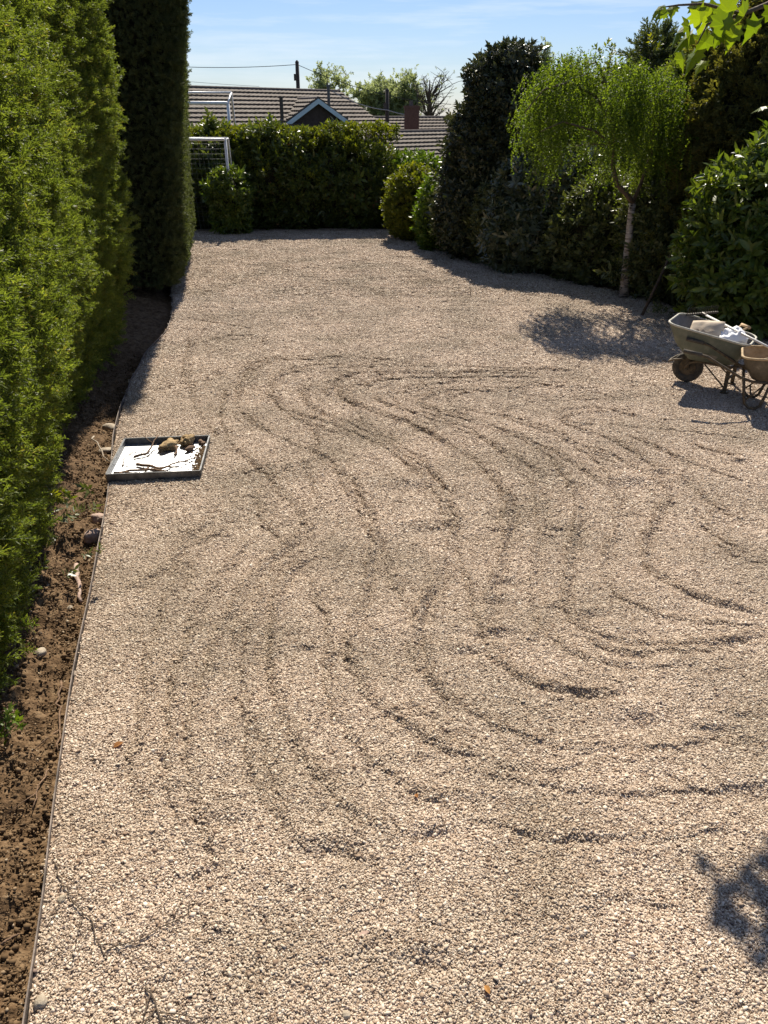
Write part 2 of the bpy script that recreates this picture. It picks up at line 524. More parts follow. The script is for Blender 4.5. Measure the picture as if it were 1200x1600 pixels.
# ------------------------------------------------------------------ scatter (geometry nodes, instances stay part of the host object)
_groups = {}
def variant_group(key, meshes, mat):
    if key in _groups:
        return _groups[key]
    ng = bpy.data.node_groups.new('scatter_' + key, 'GeometryNodeTree')
    ng.interface.new_socket('Geometry', in_out='INPUT', socket_type='NodeSocketGeometry')
    ng.interface.new_socket('Geometry', in_out='OUTPUT', socket_type='NodeSocketGeometry')
    n, l = ng.nodes, ng.links
    gi, go = n.new('NodeGroupInput'), n.new('NodeGroupOutput')
    g2i = n.new('GeometryNodeGeometryToInstance')
    for k, me in enumerate(meshes):
        if not me.materials:
            me.materials.append(mat)
        src = bpy.data.objects.new(key + '_source', me)
        oi = n.new('GeometryNodeObjectInfo')
        oi.inputs['Object'].default_value = src
        l.new(oi.outputs['Geometry'], g2i.inputs[0])
    iop = n.new('GeometryNodeInstanceOnPoints')
    iop.inputs['Pick Instance'].default_value = True
    def attr(nm, ty):
        a = n.new('GeometryNodeInputNamedAttribute')
        a.data_type = ty
        a.inputs['Name'].default_value = nm
        return a.outputs['Attribute']
    e2r = n.new('FunctionNodeEulerToRotation')
    l.new(gi.outputs[0], iop.inputs['Points'])
    l.new(g2i.outputs[0], iop.inputs['Instance'])
    l.new(attr('pick', 'INT'), iop.inputs['Instance Index'])
    l.new(attr('rot', 'FLOAT_VECTOR'), e2r.inputs[0])
    l.new(e2r.outputs[0], iop.inputs['Rotation'])
    l.new(attr('scl', 'FLOAT'), iop.inputs['Scale'])
    l.new(iop.outputs[0], go.inputs[0])
    _groups[key] = (ng, len(meshes))
    return _groups[key]
def scatter(name, P, E, S, group, parent=None):
    ng, nv = group
    me = bpy.data.meshes.new(name)
    n = len(P)
    me.vertices.add(n)
    me.vertices.foreach_set('co', np.asarray(P, np.float32).ravel())
    me.attributes.new('rot', 'FLOAT_VECTOR', 'POINT').data.foreach_set('vector', np.asarray(E, np.float32).ravel())
    me.attributes.new('scl', 'FLOAT', 'POINT').data.foreach_set('value', np.asarray(S, np.float32))
    me.attributes.new('pick', 'INT', 'POINT').data.foreach_set('value', RNG.integers(0, nv, n).astype(np.int32))
    o = link(name, me, None, parent)
    md = o.modifiers.new('scatter', 'NODES')
    md.node_group = ng
    o['kind'] = 'stuff'
    return o
def unit(a):
    return a / np.maximum(np.linalg.norm(a, axis=-1, keepdims=True), 1e-9)
def frames(D, spin, X=None):
    """euler angles of frames whose z is D, turned by spin (or whose x is near X)"""
    z = unit(D)
    h = np.where(np.abs(z[:, 2:3]) > 0.9, np.array([[1.0, 0, 0]]), np.array([[0, 0, 1.0]])) if X is None else X
    x = unit(np.cross(h, z)) if X is None else unit(X - z * (X * z).sum(1, keepdims=True))
    y = np.cross(z, x)
    c, s = np.cos(spin)[:, None], np.sin(spin)[:, None]
    x, y = x * c + y * s, y * c - x * s
    return np.stack([np.arctan2(y[:, 2], z[:, 2]), -np.arcsin(np.clip(x[:, 2], -1, 1)), np.arctan2(x[:, 1], x[:, 0])], 1)

# ------------------------------------------------------------------ leaf pieces
def kite(V, Fc, base, d, side, nrm, Ln, W, fold=0.15, simple=True):
    b = len(V)
    base, d, side, nrm = map(np.asarray, (base, d, side, nrm))
    if simple:
        V += [base, base + d * Ln * .45 + side * W / 2 + nrm * fold * W, base + d * Ln, base + d * Ln * .45 - side * W / 2 + nrm * fold * W]
        Fc += [(b, b + 1, b + 2), (b, b + 2, b + 3)]
    else:
        V += [base, base + d * Ln * .28 + side * W * .42 + nrm * fold * W, base + d * Ln * .65 + side * W * .42 + nrm * fold * W * .8, base + d * Ln - nrm * fold * Ln * .35,
              base + d * Ln * .65 - side * W * .42 + nrm * fold * W * .8, base + d * Ln * .28 - side * W * .42 + nrm * fold * W, base + d * Ln * .5]
        Fc += [(b, b + 1, b + 6), (b + 1, b + 2, b + 6), (b + 2, b + 3, b + 6), (b + 3, b + 4, b + 6), (b + 4, b + 5, b + 6), (b + 5, b, b + 6)]
def cluster(seed, nl, Ln, W, stem, simple=True, lo=35, hi=80):
    r = np.random.default_rng(seed)
    V, Fc = [], []
    for k in range(nl):
        t = (k + .5) / nl
        az = k * 2.4 + r.uniform(-.4, .4)
        el = math.radians(hi + (lo - hi) * t + r.uniform(-12, 12))
        d = np.array([math.cos(az) * math.sin(el), math.sin(az) * math.sin(el), math.cos(el)])
        s = np.cross(d, [0, 0, 1]); s = s / max(np.linalg.norm(s), 1e-6)
        nn = np.cross(s, d)
        tw = r.uniform(-.5, .5)
        s, nn = s * math.cos(tw) + nn * math.sin(tw), nn * math.cos(tw) - s * math.sin(tw)
        kite(V, Fc, np.array([r.normal(0, .006), r.normal(0, .006), stem * t]), d, s, nn, Ln * r.uniform(.7, 1.15), W * r.uniform(.8, 1.1), r.uniform(.05, .25), simple)
    return np_mesh('leaf_cluster', V, np.array(Fc))
def spray(seed, Ln=0.16, nside=9, w=0.006, flat=.45):
    """feathery conifer plume growing along z, a little flattened in y"""
    r = np.random.default_rng(seed)
    V, Fc = [], []
    def blade(b, d, l1):
        s_ = np.cross(d, r.normal(size=3)); s_ /= max(np.linalg.norm(s_), 1e-6)
        kite(V, Fc, b, d, s_, np.cross(s_, d), l1, w, r.uniform(0, .4))
    blade(np.zeros(3), np.array([0, 0, 1.0]), Ln)
    for k in range(nside * 2):
        t = (k + 1) / (nside * 2 + 1.5)
        az = k * 2.4 + r.uniform(-.5, .5)
        a = math.radians(r.uniform(28, 62))
        d = np.array([math.cos(az) * math.sin(a), flat * math.sin(az) * math.sin(a), math.cos(a)]); d /= np.linalg.norm(d)
        l1 = Ln * .52 * (1 - t * .7) * r.uniform(.6, 1.25)
        b = np.array([0, 0, Ln * t * .85])
        blade(b, d, l1)
        for q in (.3, .5, .7):
            d2 = d + r.normal(0, .55, 3) * [1, .7, 1]; d2 /= np.linalg.norm(d2)
            blade(b + d * l1 * q, d2, l1 * r.uniform(.4, .6))
    return np_mesh('conifer_spray', V, np.array(Fc))
def strand(seed, Ln=0.42, nl=22, leaf=0.034):
    """hanging birch twig with small leaves, pointing down"""
    r = np.random.default_rng(seed)
    V, Fc = [], []
    for k in range(nl):
        t = (k + .5) / nl
        c = np.array([.03 * math.sin(t * 4 + seed), .03 * math.cos(t * 3 + seed), -Ln * t])
        az = r.uniform(0, 6.28); el = r.uniform(.6, 1.6)
        d = np.array([math.cos(az) * math.sin(el), math.sin(az) * math.sin(el), -abs(math.cos(el))]); d /= np.linalg.norm(d)
        s = np.cross(d, [r.normal(), r.normal(), 1]); s /= np.linalg.norm(s)
        kite(V, Fc, c, d, s, np.cross(s, d), leaf * r.uniform(.8, 1.3), leaf * .8, .15)
    return np_mesh('birch_twig', V, np.array(Fc))

VG = {
    'spray_lit': variant_group('spray_lit', [spray(k, .14, 8, .0075) for k in range(6)], L['conifer_lit']),
    'spray_dark': variant_group('spray_dark', [spray(20 + k, .20, 7, .012) for k in range(5)], L['conifer_dark']),
    'spray_brown': variant_group('spray_brown', [spray(30 + k, .26, 8, .016) for k in range(5)], L['conifer_brown']),
    'laurel': variant_group('laurel', [cluster(40 + k, 9, .13, .05, .12, False) for k in range(5)], L['laurel']),
    'photinia': variant_group('photinia', [cluster(50 + k, 11, .10, .042, .12) for k in range(5)], L['photinia']),
    'holly': variant_group('holly', [cluster(60 + k, 12, .075, .036, .10) for k in range(5)], L['holly']),
    'gold': variant_group('gold', [cluster(70 + k, 14, .065, .032, .12) for k in range(5)], L['gold']),
    'lime': variant_group('lime', [cluster(80 + k, 12, .075, .038, .12) for k in range(5)], L['lime']),
    'rhodo': variant_group('rhodo', [cluster(90 + k, 10, .13, .042, .05, True, 50, 95) for k in range(5)], L['rhodo']),
    'birch': variant_group('birch', [strand(100 + k) for k in range(6)], L['birch']),
    'dim': variant_group('dim', [cluster(110 + k, 11, .085, .035, .11) for k in range(5)], L['dim']),
    'far': variant_group('far', [cluster(120 + k, 12, .28, .14, .5) for k in range(4)], L['far']),
}

# ------------------------------------------------------------------ crowns
def crown_points(ells, n, seed, amp=.16, freq=2.2, depth=.35, zmin=0.05, up=.35):
    """points in a lumpy shell over a union of ellipsoids, with growth directions"""
    r = np.random.default_rng(seed)
    areas = np.array([(a * b + b * c + a * c) for *_, a, b, c in ells])
    P, D = [], []
    for (cx, cy, cz, a, b, c), A in zip(ells, areas / areas.sum()):
        m = int(n * A * 1.5)
        d = unit(r.normal(size=(m, 3)))
        lump = 1 + amp * 2 * (noise3(d * [a, b, c] + [cx, cy, cz], freq, seed) - .5) + amp * (noise3(d * [a, b, c] + [cx, cy, cz], freq * 2.7, seed + 5) - .5)
        rad = lump * (1 - depth * r.random(m) ** 2.2)
        p = d * rad[:, None] * [a, b, c] + [cx, cy, cz]
        nrm = unit(d / [a, b, c])
        keep = p[:, 2] > zmin
        for (x2, y2, z2, a2, b2, c2) in ells:
            if (x2, y2, z2) != (cx, cy, cz):
                keep &= (((p - [x2, y2, z2]) / [a2, b2, c2]) ** 2).sum(1) > .62
        P.append(p[keep]); D.append(nrm[keep])
    P, D = np.concatenate(P), np.concatenate(D)
    if len(P) > n:
        s = r.permutation(len(P))[:n]
        P, D = P[s], D[s]
    D = unit(D + r.normal(0, .45, D.shape) + [0, 0, up])
    return P, D
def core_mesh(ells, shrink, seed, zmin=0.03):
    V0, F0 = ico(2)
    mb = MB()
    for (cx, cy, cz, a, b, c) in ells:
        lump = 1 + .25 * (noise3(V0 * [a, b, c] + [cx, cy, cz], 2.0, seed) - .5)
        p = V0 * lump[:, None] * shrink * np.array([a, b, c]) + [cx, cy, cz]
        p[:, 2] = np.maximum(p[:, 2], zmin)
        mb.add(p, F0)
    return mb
def shrub(name, label, cat, base, ells, n, key, smin=.8, smax=1.25, seed=1, group=None, amp=.16, freq=2.2, depth=.35, core=.74, up=.35, stems=4, zmin=.05, stem_mat='bark', crown='foliage'):
    """ells are relative to base"""
    root = empty(name, base)
    tag(root, label, cat, group)
    P, D = crown_points(ells, n, seed, amp, freq, depth, zmin, up)
    r = np.random.default_rng(seed + 99)
    scatter(crown, P, frames(D, r.uniform(0, 6.28, len(P))), r.uniform(smin, smax, len(P)) * np.exp(r.normal(0, .22, len(P))), VG[key], root)
    if core:
        core_mesh(ells, core, seed).build('inner_light_block', M['block_core'], root)  # added solid core, blocks light and keeps the inside dark
    top = max(e[2] for e in ells)
    mb = MB()
    for k in range(stems):
        a = r.uniform(0, 6.28)
        q = r.uniform(.05, .18) * (1 if stems > 1 else 0)
        e = ells[k % len(ells)]
        mb.tube([(q * math.cos(a), q * math.sin(a), -.05), (q * 1.6 * math.cos(a), q * 1.6 * math.sin(a), top * .35), (e[0] + .2 * math.cos(a) * e[3], e[1] + .2 * math.sin(a) * e[4], e[2])], [.05, .04, .015], 7)
    mb.build('trunk' if stems == 1 else 'stems', M[stem_mat], root, True)
    return root

#=STRUCT
# ------------------------------------------------------------------ gravel yard edges (world plan)
EDGE_PX = [(22, 1750), (40, 1600), (75, 1300), (100, 1130), (130, 980), (160, 830), (170, 750), (180, 680), (190, 640), (205, 590), (230, 550), (262, 515), (270, 480), (267, 440), (285, 395), (295, 372), (300, 362)]
EDGE = np.array([G(*p)[:2] for p in EDGE_PX])
EDGE = np.vstack([[EDGE[0, 0] + .12, .6], EDGE, [-5.6, 24.0]])
def edge_x(y):
    return np.interp(y, EDGE[:, 1], EDGE[:, 0])
_yy = np.linspace(.6, 24, 500)
_xx = np.interp(_yy, EDGE[:, 1], EDGE[:, 0])
_k = np.hanning(17); _k /= _k.sum()
_xs = np.convolve(np.pad(_xx, 8, mode='edge'), _k, 'valid')
def edge_x(y):
    return np.interp(y, _yy, _xs)
RIGHT = np.array([(0.6, 6.2), (10.5, 6.2), (13.2, 5.2), (14.5, 4.9), (15.4, 4.1), (17.1, 3.1), (19.2, 2.0), (20.7, 1.5), (22.5, 1.0), (24, .8)])
def right_x(y):
    return np.interp(y, RIGHT[:, 0], RIGHT[:, 1])

# rake ridges: polylines traced on the ground
def z5(pts): return [(200 + x / 1.2, 380 + y / 1.2) for x, y in pts]
def z6(pts): return [(150 + x / 1.143, 800 + y / 1.143) for x, y in pts]
RID = []     # (pixel polyline, height, width)
for h, w, pts in [
    (1.0, 1.0, [(205, 250), (230, 225), (270, 213), (350, 212), (430, 215), (520, 225), (580, 228)]),
    (1.0, 1.0, [(272, 290), (275, 262), (290, 243), (320, 230), (400, 228), (560, 232)]),
    (.8, 1.0, [(272, 290), (285, 303), (310, 325), (350, 345), (420, 360)]),
    (1.0, 1.0, [(392, 268), (400, 252), (440, 241), (540, 245), (640, 242), (750, 238), (850, 241)]),
    (1.0, 1.0, [(335, 262), (332, 285), (345, 308), (380, 322), (430, 338), (470, 360), (510, 385), (560, 420), (600, 455), (622, 485)]),
    (1.1, 1.1, [(400, 255), (396, 280), (420, 300), (480, 315), (560, 350), (640, 400), (690, 440), (712, 480), (705, 540)]),
    (.9, 1.0, [(445, 282), (452, 262), (490, 252), (580, 251)]),
    (1.0, 1.0, [(520, 292), (530, 275), (560, 263), (640, 259), (720, 262), (800, 270), (890, 271)]),
    (1.1, 1.1, [(450, 285), (480, 300), (530, 312), (600, 330), (680, 370), (740, 410), (790, 445)]),
    (.8, 1.0, [(590, 302), (602, 286), (640, 276), (720, 280)]),
    (1.1, 1.1, [(520, 293), (560, 308), (640, 325), (720, 355), (800, 390), (860, 425), (900, 455)]),
    (1.1, 1.1, [(590, 302), (660, 314), (740, 332), (800, 352), (850, 380), (920, 415)]),
    (1.0, 1.0, [(800, 330), (812, 314), (850, 305), (900, 309), (940, 325), (980, 326)]),
    (1.2, 1.0, [(800, 330), (850, 343), (905, 345)]),
    (.8, 1.0, [(740, 292), (850, 287), (920, 290), (955, 300)]),
    (1.0, 1.1, [(850, 372), (920, 400), (980, 435), (1030, 470)]),
    (1.0, 1.1, [(940, 362), (1020, 398), (1080, 430)]),
    (1.0, 1.0, [(1040, 368), (1100, 393), (1185, 402)]),
    (.8, 1.2, [(258, 395), (275, 420), (265, 445)]),
    (.8, 1.2, [(330, 395), (352, 450), (366, 505)]),
    (.8, 1.2, [(425, 440), (450, 500), (445, 540)]),
    (.9, 1.0, [(90, 575), (150, 548), (215, 528)]),
    (.7, 1.0, [(40, 275), (110, 262), (180, 250)]),
    (.6, 1.0, [(20, 420), (60, 440), (60, 470)]),
    (1.0, 1.0, [(1080, 500), (1092, 540), (1140, 575), (1200, 598)]),
    (1.2, 1.0, [(1095, 520), (1130, 515), (1200, 514)]),
    (.8, 1.0, [(960, 330), (1050, 330), (1100, 345)]),
    (.7, .9, [(120, 190), (190, 170), (250, 175), (262, 195)]),
    (.7, .9, [(95, 140), (180, 150), (240, 160)]),
]:
    RID.append((z5(pts), h * .7, w * .85))
for h, w, pts in [
    (1.0, 1.8, [(250, 150), (290, 100), (330, 60), (385, 22)]),
    (1.2, 1.1, [(328, 125), (345, 97), (380, 81), (418, 74)]),
    (1.0, 1.1, [(328, 125), (320, 180), (315, 250), (325, 310), (342, 355)]),
    (1.1, 1.1, [(445, 195), (455, 250), (480, 295), (493, 312)]),
    (.9, 1.2, [(558, 235), (580, 160), (600, 100), (628, 55)]),
    (.9, 1.2, [(690, 222), (700, 150), (722, 85)]),
    (1.1, .9, [(498, 205), (520, 200), (545, 204)]),
    (1.2, 1.2, [(548, 308), (580, 350), (620, 385), (680, 422), (750, 465), (830, 460), (920, 455)]),
    (1.4, 1.1, [(775, 290), (820, 311), (880, 326), (962, 318)]),
    (1.4, 1.1, [(838, 205), (880, 232), (950, 247), (1020, 251), (1080, 244), (1150, 226), (1210, 208)]),
    (1.3, 1.1, [(968, 80), (985, 110), (1020, 131), (1090, 150), (1150, 170), (1210, 184)]),
    (1.3, 1.0, [(1070, 281), (1130, 276), (1210, 276)]),
    (1.2, 1.0, [(1080, 356), (1210, 361)]),
    (2.0, 1.1, [(538, 490), (590, 491), (650, 511), (703, 508)]),
    (.9, 1.0, [(700, 556), (800, 570), (870, 578), (935, 570)]),
    (.9, 1.0, [(920, 540), (1000, 555), (1085, 577)]),
    (1.3, 1.1, [(385, 590), (440, 606), (490, 621), (535, 642)]),
    (1.6, 1.1, [(828, 680), (900, 690), (980, 690), (1050, 702), (1110, 724)]),
    (.9, 1.3, [(125, 665), (200, 730), (260, 782), (335, 835)]),
    (.8, 1.2, [(495, 832), (550, 802), (605, 790)]),
    (.8, 1.2, [(750, 262), (800, 200), (822, 125)]),
    (1.1, .9, [(1098, 40), (1112, 62), (1160, 86), (1210, 96)]),
    (1.0, 1.0, [(715, 308), (760, 340), (855, 372)]),
    (.9, 2.2, [(190, 190), (155, 300), (125, 460), (100, 600)]),
    (.7, 1.0, [(20, 290), (45, 275), (70, 292)]),
    (.7, 1.4, [(230, 300), (330, 460), (350, 560)]),
    (.7, 1.4, [(480, 400), (520, 460), (560, 480)]),
    (.8, 1.0, [(610, 308), (640, 306), (672, 316)]),
]:
    RID.append((z6(pts), min(h, 1.3) * .62, w))
_r = np.random.default_rng(23)
for k in range(70):                       # short stray furrows left by the rake
    y0_ = 1.9 + 15 * _r.random() ** 1.6
    x0_ = _r.uniform(edge_x(y0_) + .3, min(.55 * y0_ + .6, right_x(y0_) - .4))
    ln_ = _r.uniform(.12, .5) * (1 + .05 * y0_); a_ = _r.normal(0, .45); b_ = _r.normal(0, .25)
    t_ = np.linspace(-.5, .5, 5)
    RID.append((np.stack([x0_ + ln_ * t_ * math.cos(a_), y0_ + ln_ * (t_ * math.sin(a_) + b_ * (t_ ** 2))], 1), _r.uniform(.2, .5), _r.uniform(.5, .9)))
LONG = []
for h, w, pts in [
    (.75, .9, [(900, 580), (700, 572), (520, 575), (440, 585), (420, 610), (440, 640), (520, 660), (600, 695), (660, 740), (700, 790), (710, 840), (690, 900), (650, 960), (640, 1010), (660, 1060)]),
    (.75, .9, [(860, 590), (700, 590), (590, 592), (540, 605), (535, 625), (580, 640), (660, 665), (740, 710), (790, 760), (800, 820), (780, 880), (755, 940), (765, 1000), (800, 1050), (880, 1082), (990, 1076)]),
    (.75, .9, [(940, 605), (800, 605), (690, 610), (650, 628), (690, 645), (780, 670), (860, 710), (900, 760), (905, 830), (880, 900), (880, 950), (930, 990), (1020, 1012), (1120, 1000), (1200, 985)]),
    (.75, .9, [(1000, 640), (900, 645), (870, 655), (900, 670), (960, 690), (1020, 720), (1050, 770), (1010, 830), (1000, 870), (1040, 910), (1120, 940), (1200, 955)]),
    (.75, .9, [(560, 560), (430, 562), (392, 580), (370, 620), (390, 660), (450, 690), (520, 720), (570, 770), (590, 830), (575, 900), (550, 970), (550, 1040), (580, 1090), (640, 1130), (720, 1180), (810, 1207)]),
    (.70, .9, [(360, 600), (345, 650), (370, 700), (430, 750), (470, 800), (500, 850)]),
    (.70, 1.0, [(515, 868), (455, 880), (435, 920), (425, 1020), (445, 1110), (490, 1200), (560, 1270), (640, 1320)]),
    (.70, 1.2, [(490, 815), (420, 870), (375, 930), (340, 1000), (318, 1080), (300, 1180), (320, 1290), (380, 1380)]),
    (.60, 1.0, [(300, 860), (260, 940), (235, 1040), (215, 1160), (220, 1280)]),
    (.60, 1.0, [(640, 1010), (690, 1080), (760, 1130), (860, 1160), (980, 1165), (1200, 1150)]),
    (.55, 1.0, [(600, 1200), (700, 1265), (820, 1300), (960, 1310), (1200, 1290)]),
    (.55, 1.0, [(340, 800), (290, 850), (250, 890), (190, 930)]),
    (.60, .9, [(330, 500), (300, 530), (290, 580), (310, 640), (350, 690)]),
    (.60, .9, [(1200, 690), (1100, 675), (1000, 668), (940, 662)]),
    (.60, .9, [(1200, 760), (1120, 740), (1030, 700), (960, 672)]),
    (.60, .9, [(1200, 830), (1130, 800), (1080, 760), (1060, 730)]),
]:
    RID.append((pts, h, w))
    LONG.append(pts)
def _mid(a, b, f):
    out_ = []
    for P_ in (a, b):
        P_ = np.array(P_, float)
        t_ = np.concatenate([[0], np.cumsum(np.linalg.norm(np.diff(P_, axis=0), axis=1))])
        u_ = np.linspace(0, t_[-1], 16)
        out_.append(np.stack([np.interp(u_, t_, P_[:, 0]), np.interp(u_, t_, P_[:, 1])], 1))
    return [tuple(p) for p in out_[0] * (1 - f) + out_[1] * f]
for i_, j_ in ((4, 0), (0, 1), (1, 2), (2, 3), (6, 4), (7, 6), (8, 7), (9, 10)):
    RID.append((_mid(LONG[i_], LONG[j_], .5), .55, .85))
DIMPLES = [z6([p])[0] + (s,) for p, s in [((735, 130), 1), ((715, 166), 1.1), ((715, 227), 1.2), ((1175, 515), 1.7), ((660, 256), 1.1), ((970, 384), 1.8), ((1110, 400), 1.2), ((600, 590), 1.0), ((225, 565), 1.0), ((820, 36), .8), ((420, 620), 1.2), ((590, 820), 1.1), ((890, 190), 1), ((370, 250), .8)]] + \
          [z5([p])[0] + (s,) for p, s in [((530, 462), 2.2), ((950, 456), 2.2), ((895, 326), 1.3), ((570, 545), 2.0), ((1150, 415), 1.2), ((1005, 435), 1.2), ((700, 545), 1.0)]]

def ground_height(X, Y, shade_mottle=None):
    Z = (fbm2(X, Y, .5, 1, 3) - .5) * .05 + (fbm2(X, Y, 2.6, 9, 3) - .5) * .030 + (fbm2(X, Y, 9.0, 4, 3) - .5) * .016
    Z = Z + (fbm2(X * .45, Y, 5.0, 14, 3) - .5) * .045 * np.clip((Y - 9) / 6, 0, 1)
    for k, (px, h, w) in enumerate(RID):
        pts = px if isinstance(px, np.ndarray) else np.array([G(*p)[:2] for p in px])
        # resample smoothly
        t = np.concatenate([[0], np.cumsum(np.linalg.norm(np.diff(pts, axis=0), axis=1))])
        nseg = max(6, int(t[-1] / .12))
        tt = np.linspace(0, t[-1], nseg)
        q = np.stack([np.interp(tt, t, pts[:, 0]), np.interp(tt, t, pts[:, 1])], 1)
        for _ in range(2):
            q[1:-1] = (q[:-2] + 2 * q[1:-1] + q[2:]) / 4
        W = .027 * w * (1 + .035 * q[:, 1].mean())
        Hh = .0105 * h * (1 + .06 * q[:, 1].mean())
        lo, hi = q.min(0) - .3, q.max(0) + .3
        sel = (X > lo[0]) & (X < hi[0]) & (Y > lo[1]) & (Y < hi[1])
        if not sel.any():
            continue
        x, y = X[sel], Y[sel]
        best = np.full(x.shape, 9.0); sgn = np.zeros(x.shape); tpar = np.zeros(x.shape)
        for i in range(len(q) - 1):
            a, b = q[i], q[i + 1]
            d = b - a
            L2 = max((d ** 2).sum(), 1e-9)
            u = np.clip(((x - a[0]) * d[0] + (y - a[1]) * d[1]) / L2, 0, 1)
            ex, ey = x - a[0] - u * d[0], y - a[1] - u * d[1]
            dist = np.hypot(ex, ey)
            better = dist < best
            best = np.where(better, dist, best)
            nx, ny = -d[1], d[0]
            if ny < 0:
                nx, ny = -nx, -ny
            sgn = np.where(better, np.sign(ex * nx + ey * ny), sgn)
            tpar = np.where(better, (i + u) / (len(q) - 1), tpar)
        s = best * sgn
        s = s + .07 * (noise2(x, y, 4.0, k) - .5) + .045 * (noise2(x, y, 14.0, k + 30) - .5)
        fade = np.clip(np.minimum(tpar, 1 - tpar) * t[-1] * 3.5, 0, 1) * (.5 + .8 * noise2(x, y, 2.5, 50 + k))
        if shade_mottle is not None:
            shade_mottle[sel] = np.maximum(shade_mottle[sel], np.clip(h, .5, 1) * np.clip(fade, 0, 1) * np.exp(-((s + .8 * W) / (1.7 * W)) ** 2))  # shade along one side of each ridge, painted into the colour
        Z[sel] += Hh * fade * (np.exp(-(s / W) ** 2) - .75 * np.exp(-((s + 1.5 * W) / (W * 1.1)) ** 2))
    for px, py, s in DIMPLES:
        c = G(px, py)
        rr = .055 * s
        d2 = ((X - c[0]) / 1.7) ** 2 + (Y - c[1] - .03) ** 2
        Z -= .020 * min(s, 1.5) * np.exp(-d2 / rr ** 2)
        d3 = ((X - c[0]) / 1.8) ** 2 + (Y - c[1] - .03 - rr) ** 2
        Z += .014 * min(s, 1.5) * np.exp(-d3 / rr ** 2)
    ex = edge_x(Y)
    near = np.exp(-((X - ex) / .12) ** 2)
    Z = Z * (1 - .8 * near) - .012 * near
    tr = np.exp(-(np.maximum(np.abs(X + 2.18) - .45, 0) ** 2 + np.maximum(np.abs(Y - 7.0) - .45, 0) ** 2) / .09 ** 2)
    return Z * (1 - .8 * tr)

ys = [.75]
while ys[-1] < 24.0:
    ys.append(ys[-1] + max(.011, ys[-1] * .0058))
ys = np.array(ys)
NC = 440
ss = np.linspace(0, 1, NC)
GX = edge_x(ys)[:, None] * (1 - ss) + right_x(ys)[:, None] * ss + .004
GY = np.repeat(ys[:, None], NC, 1)
GSHADE_MOTTLE = np.zeros_like(GX)
GZ = ground_height(GX, GY, GSHADE_MOTTLE)
GSHADE_MOTTLE *= .35 + 1.0 * fbm2(GX, GY, 2.2, 41, 3)
GSHADE_MOTTLE = np.clip(np.maximum(GSHADE_MOTTLE, 1.5 * np.clip(fbm2(GX, GY, 1.3, 52, 4) - .58, 0, 1) * 2.5), 0, 1)  # random dark blotches joined to the painted furrow shade
NR = len(ys)
idx = np.arange(NR * NC).reshape(NR, NC)
quads = np.stack([idx[:-1, :-1], idx[:-1, 1:], idx[1:, 1:], idx[1:, :-1]], -1).reshape(-1, 4)
gm = np_mesh('gravel_yard', np.stack([GX, GY, GZ], -1).reshape(-1, 3), quads, True)
gm.attributes.new('shade_mottle', 'FLOAT', 'POINT').data.foreach_set('value', GSHADE_MOTTLE.astype(np.float32).ravel())
tag(link('gravel_yard', gm, M['gravel_bed']), 'buff gravel yard with curved rake ridges', 'gravel', kind='structure')

# loose pebbles: clumps of small angular stones
def pebble_clump(seed, n=66, R=.036, size=.0039):
    r = np.random.default_rng(seed)
    V, Fc = [], []
    for k in range(n):
        a, q = r.uniform(0, 6.28), R * math.sqrt(r.random())
        s = size * r.uniform(.6, 1.35) * (2.0 if r.random() < .045 else 1)
        sc = np.array([1.4, .95, .50]) * s * r.uniform(.85, 1.15, 3)
        P = ICO_V * r.uniform(.8, 1.15, (12, 1)) * sc
        Rm = np.array(Matrix.Rotation(r.uniform(0, 6.28), 3, 'Z') @ Matrix.Rotation(r.normal(0, .45), 3, 'X') @ Matrix.Rotation(r.normal(0, .45), 3, 'Y'))
        P = P @ Rm.T + [q * math.cos(a), q * math.sin(a), .002 + r.uniform(-.002, .004)]
        Fc.append(ICO_F + 12 * k)
        V.append(P)
    return np_mesh('pebble_clump', np.concatenate(V), np.concatenate(Fc))
VG['pebble'] = variant_group('pebble', [pebble_clump(200 + k) for k in range(10)], M['pebble'])
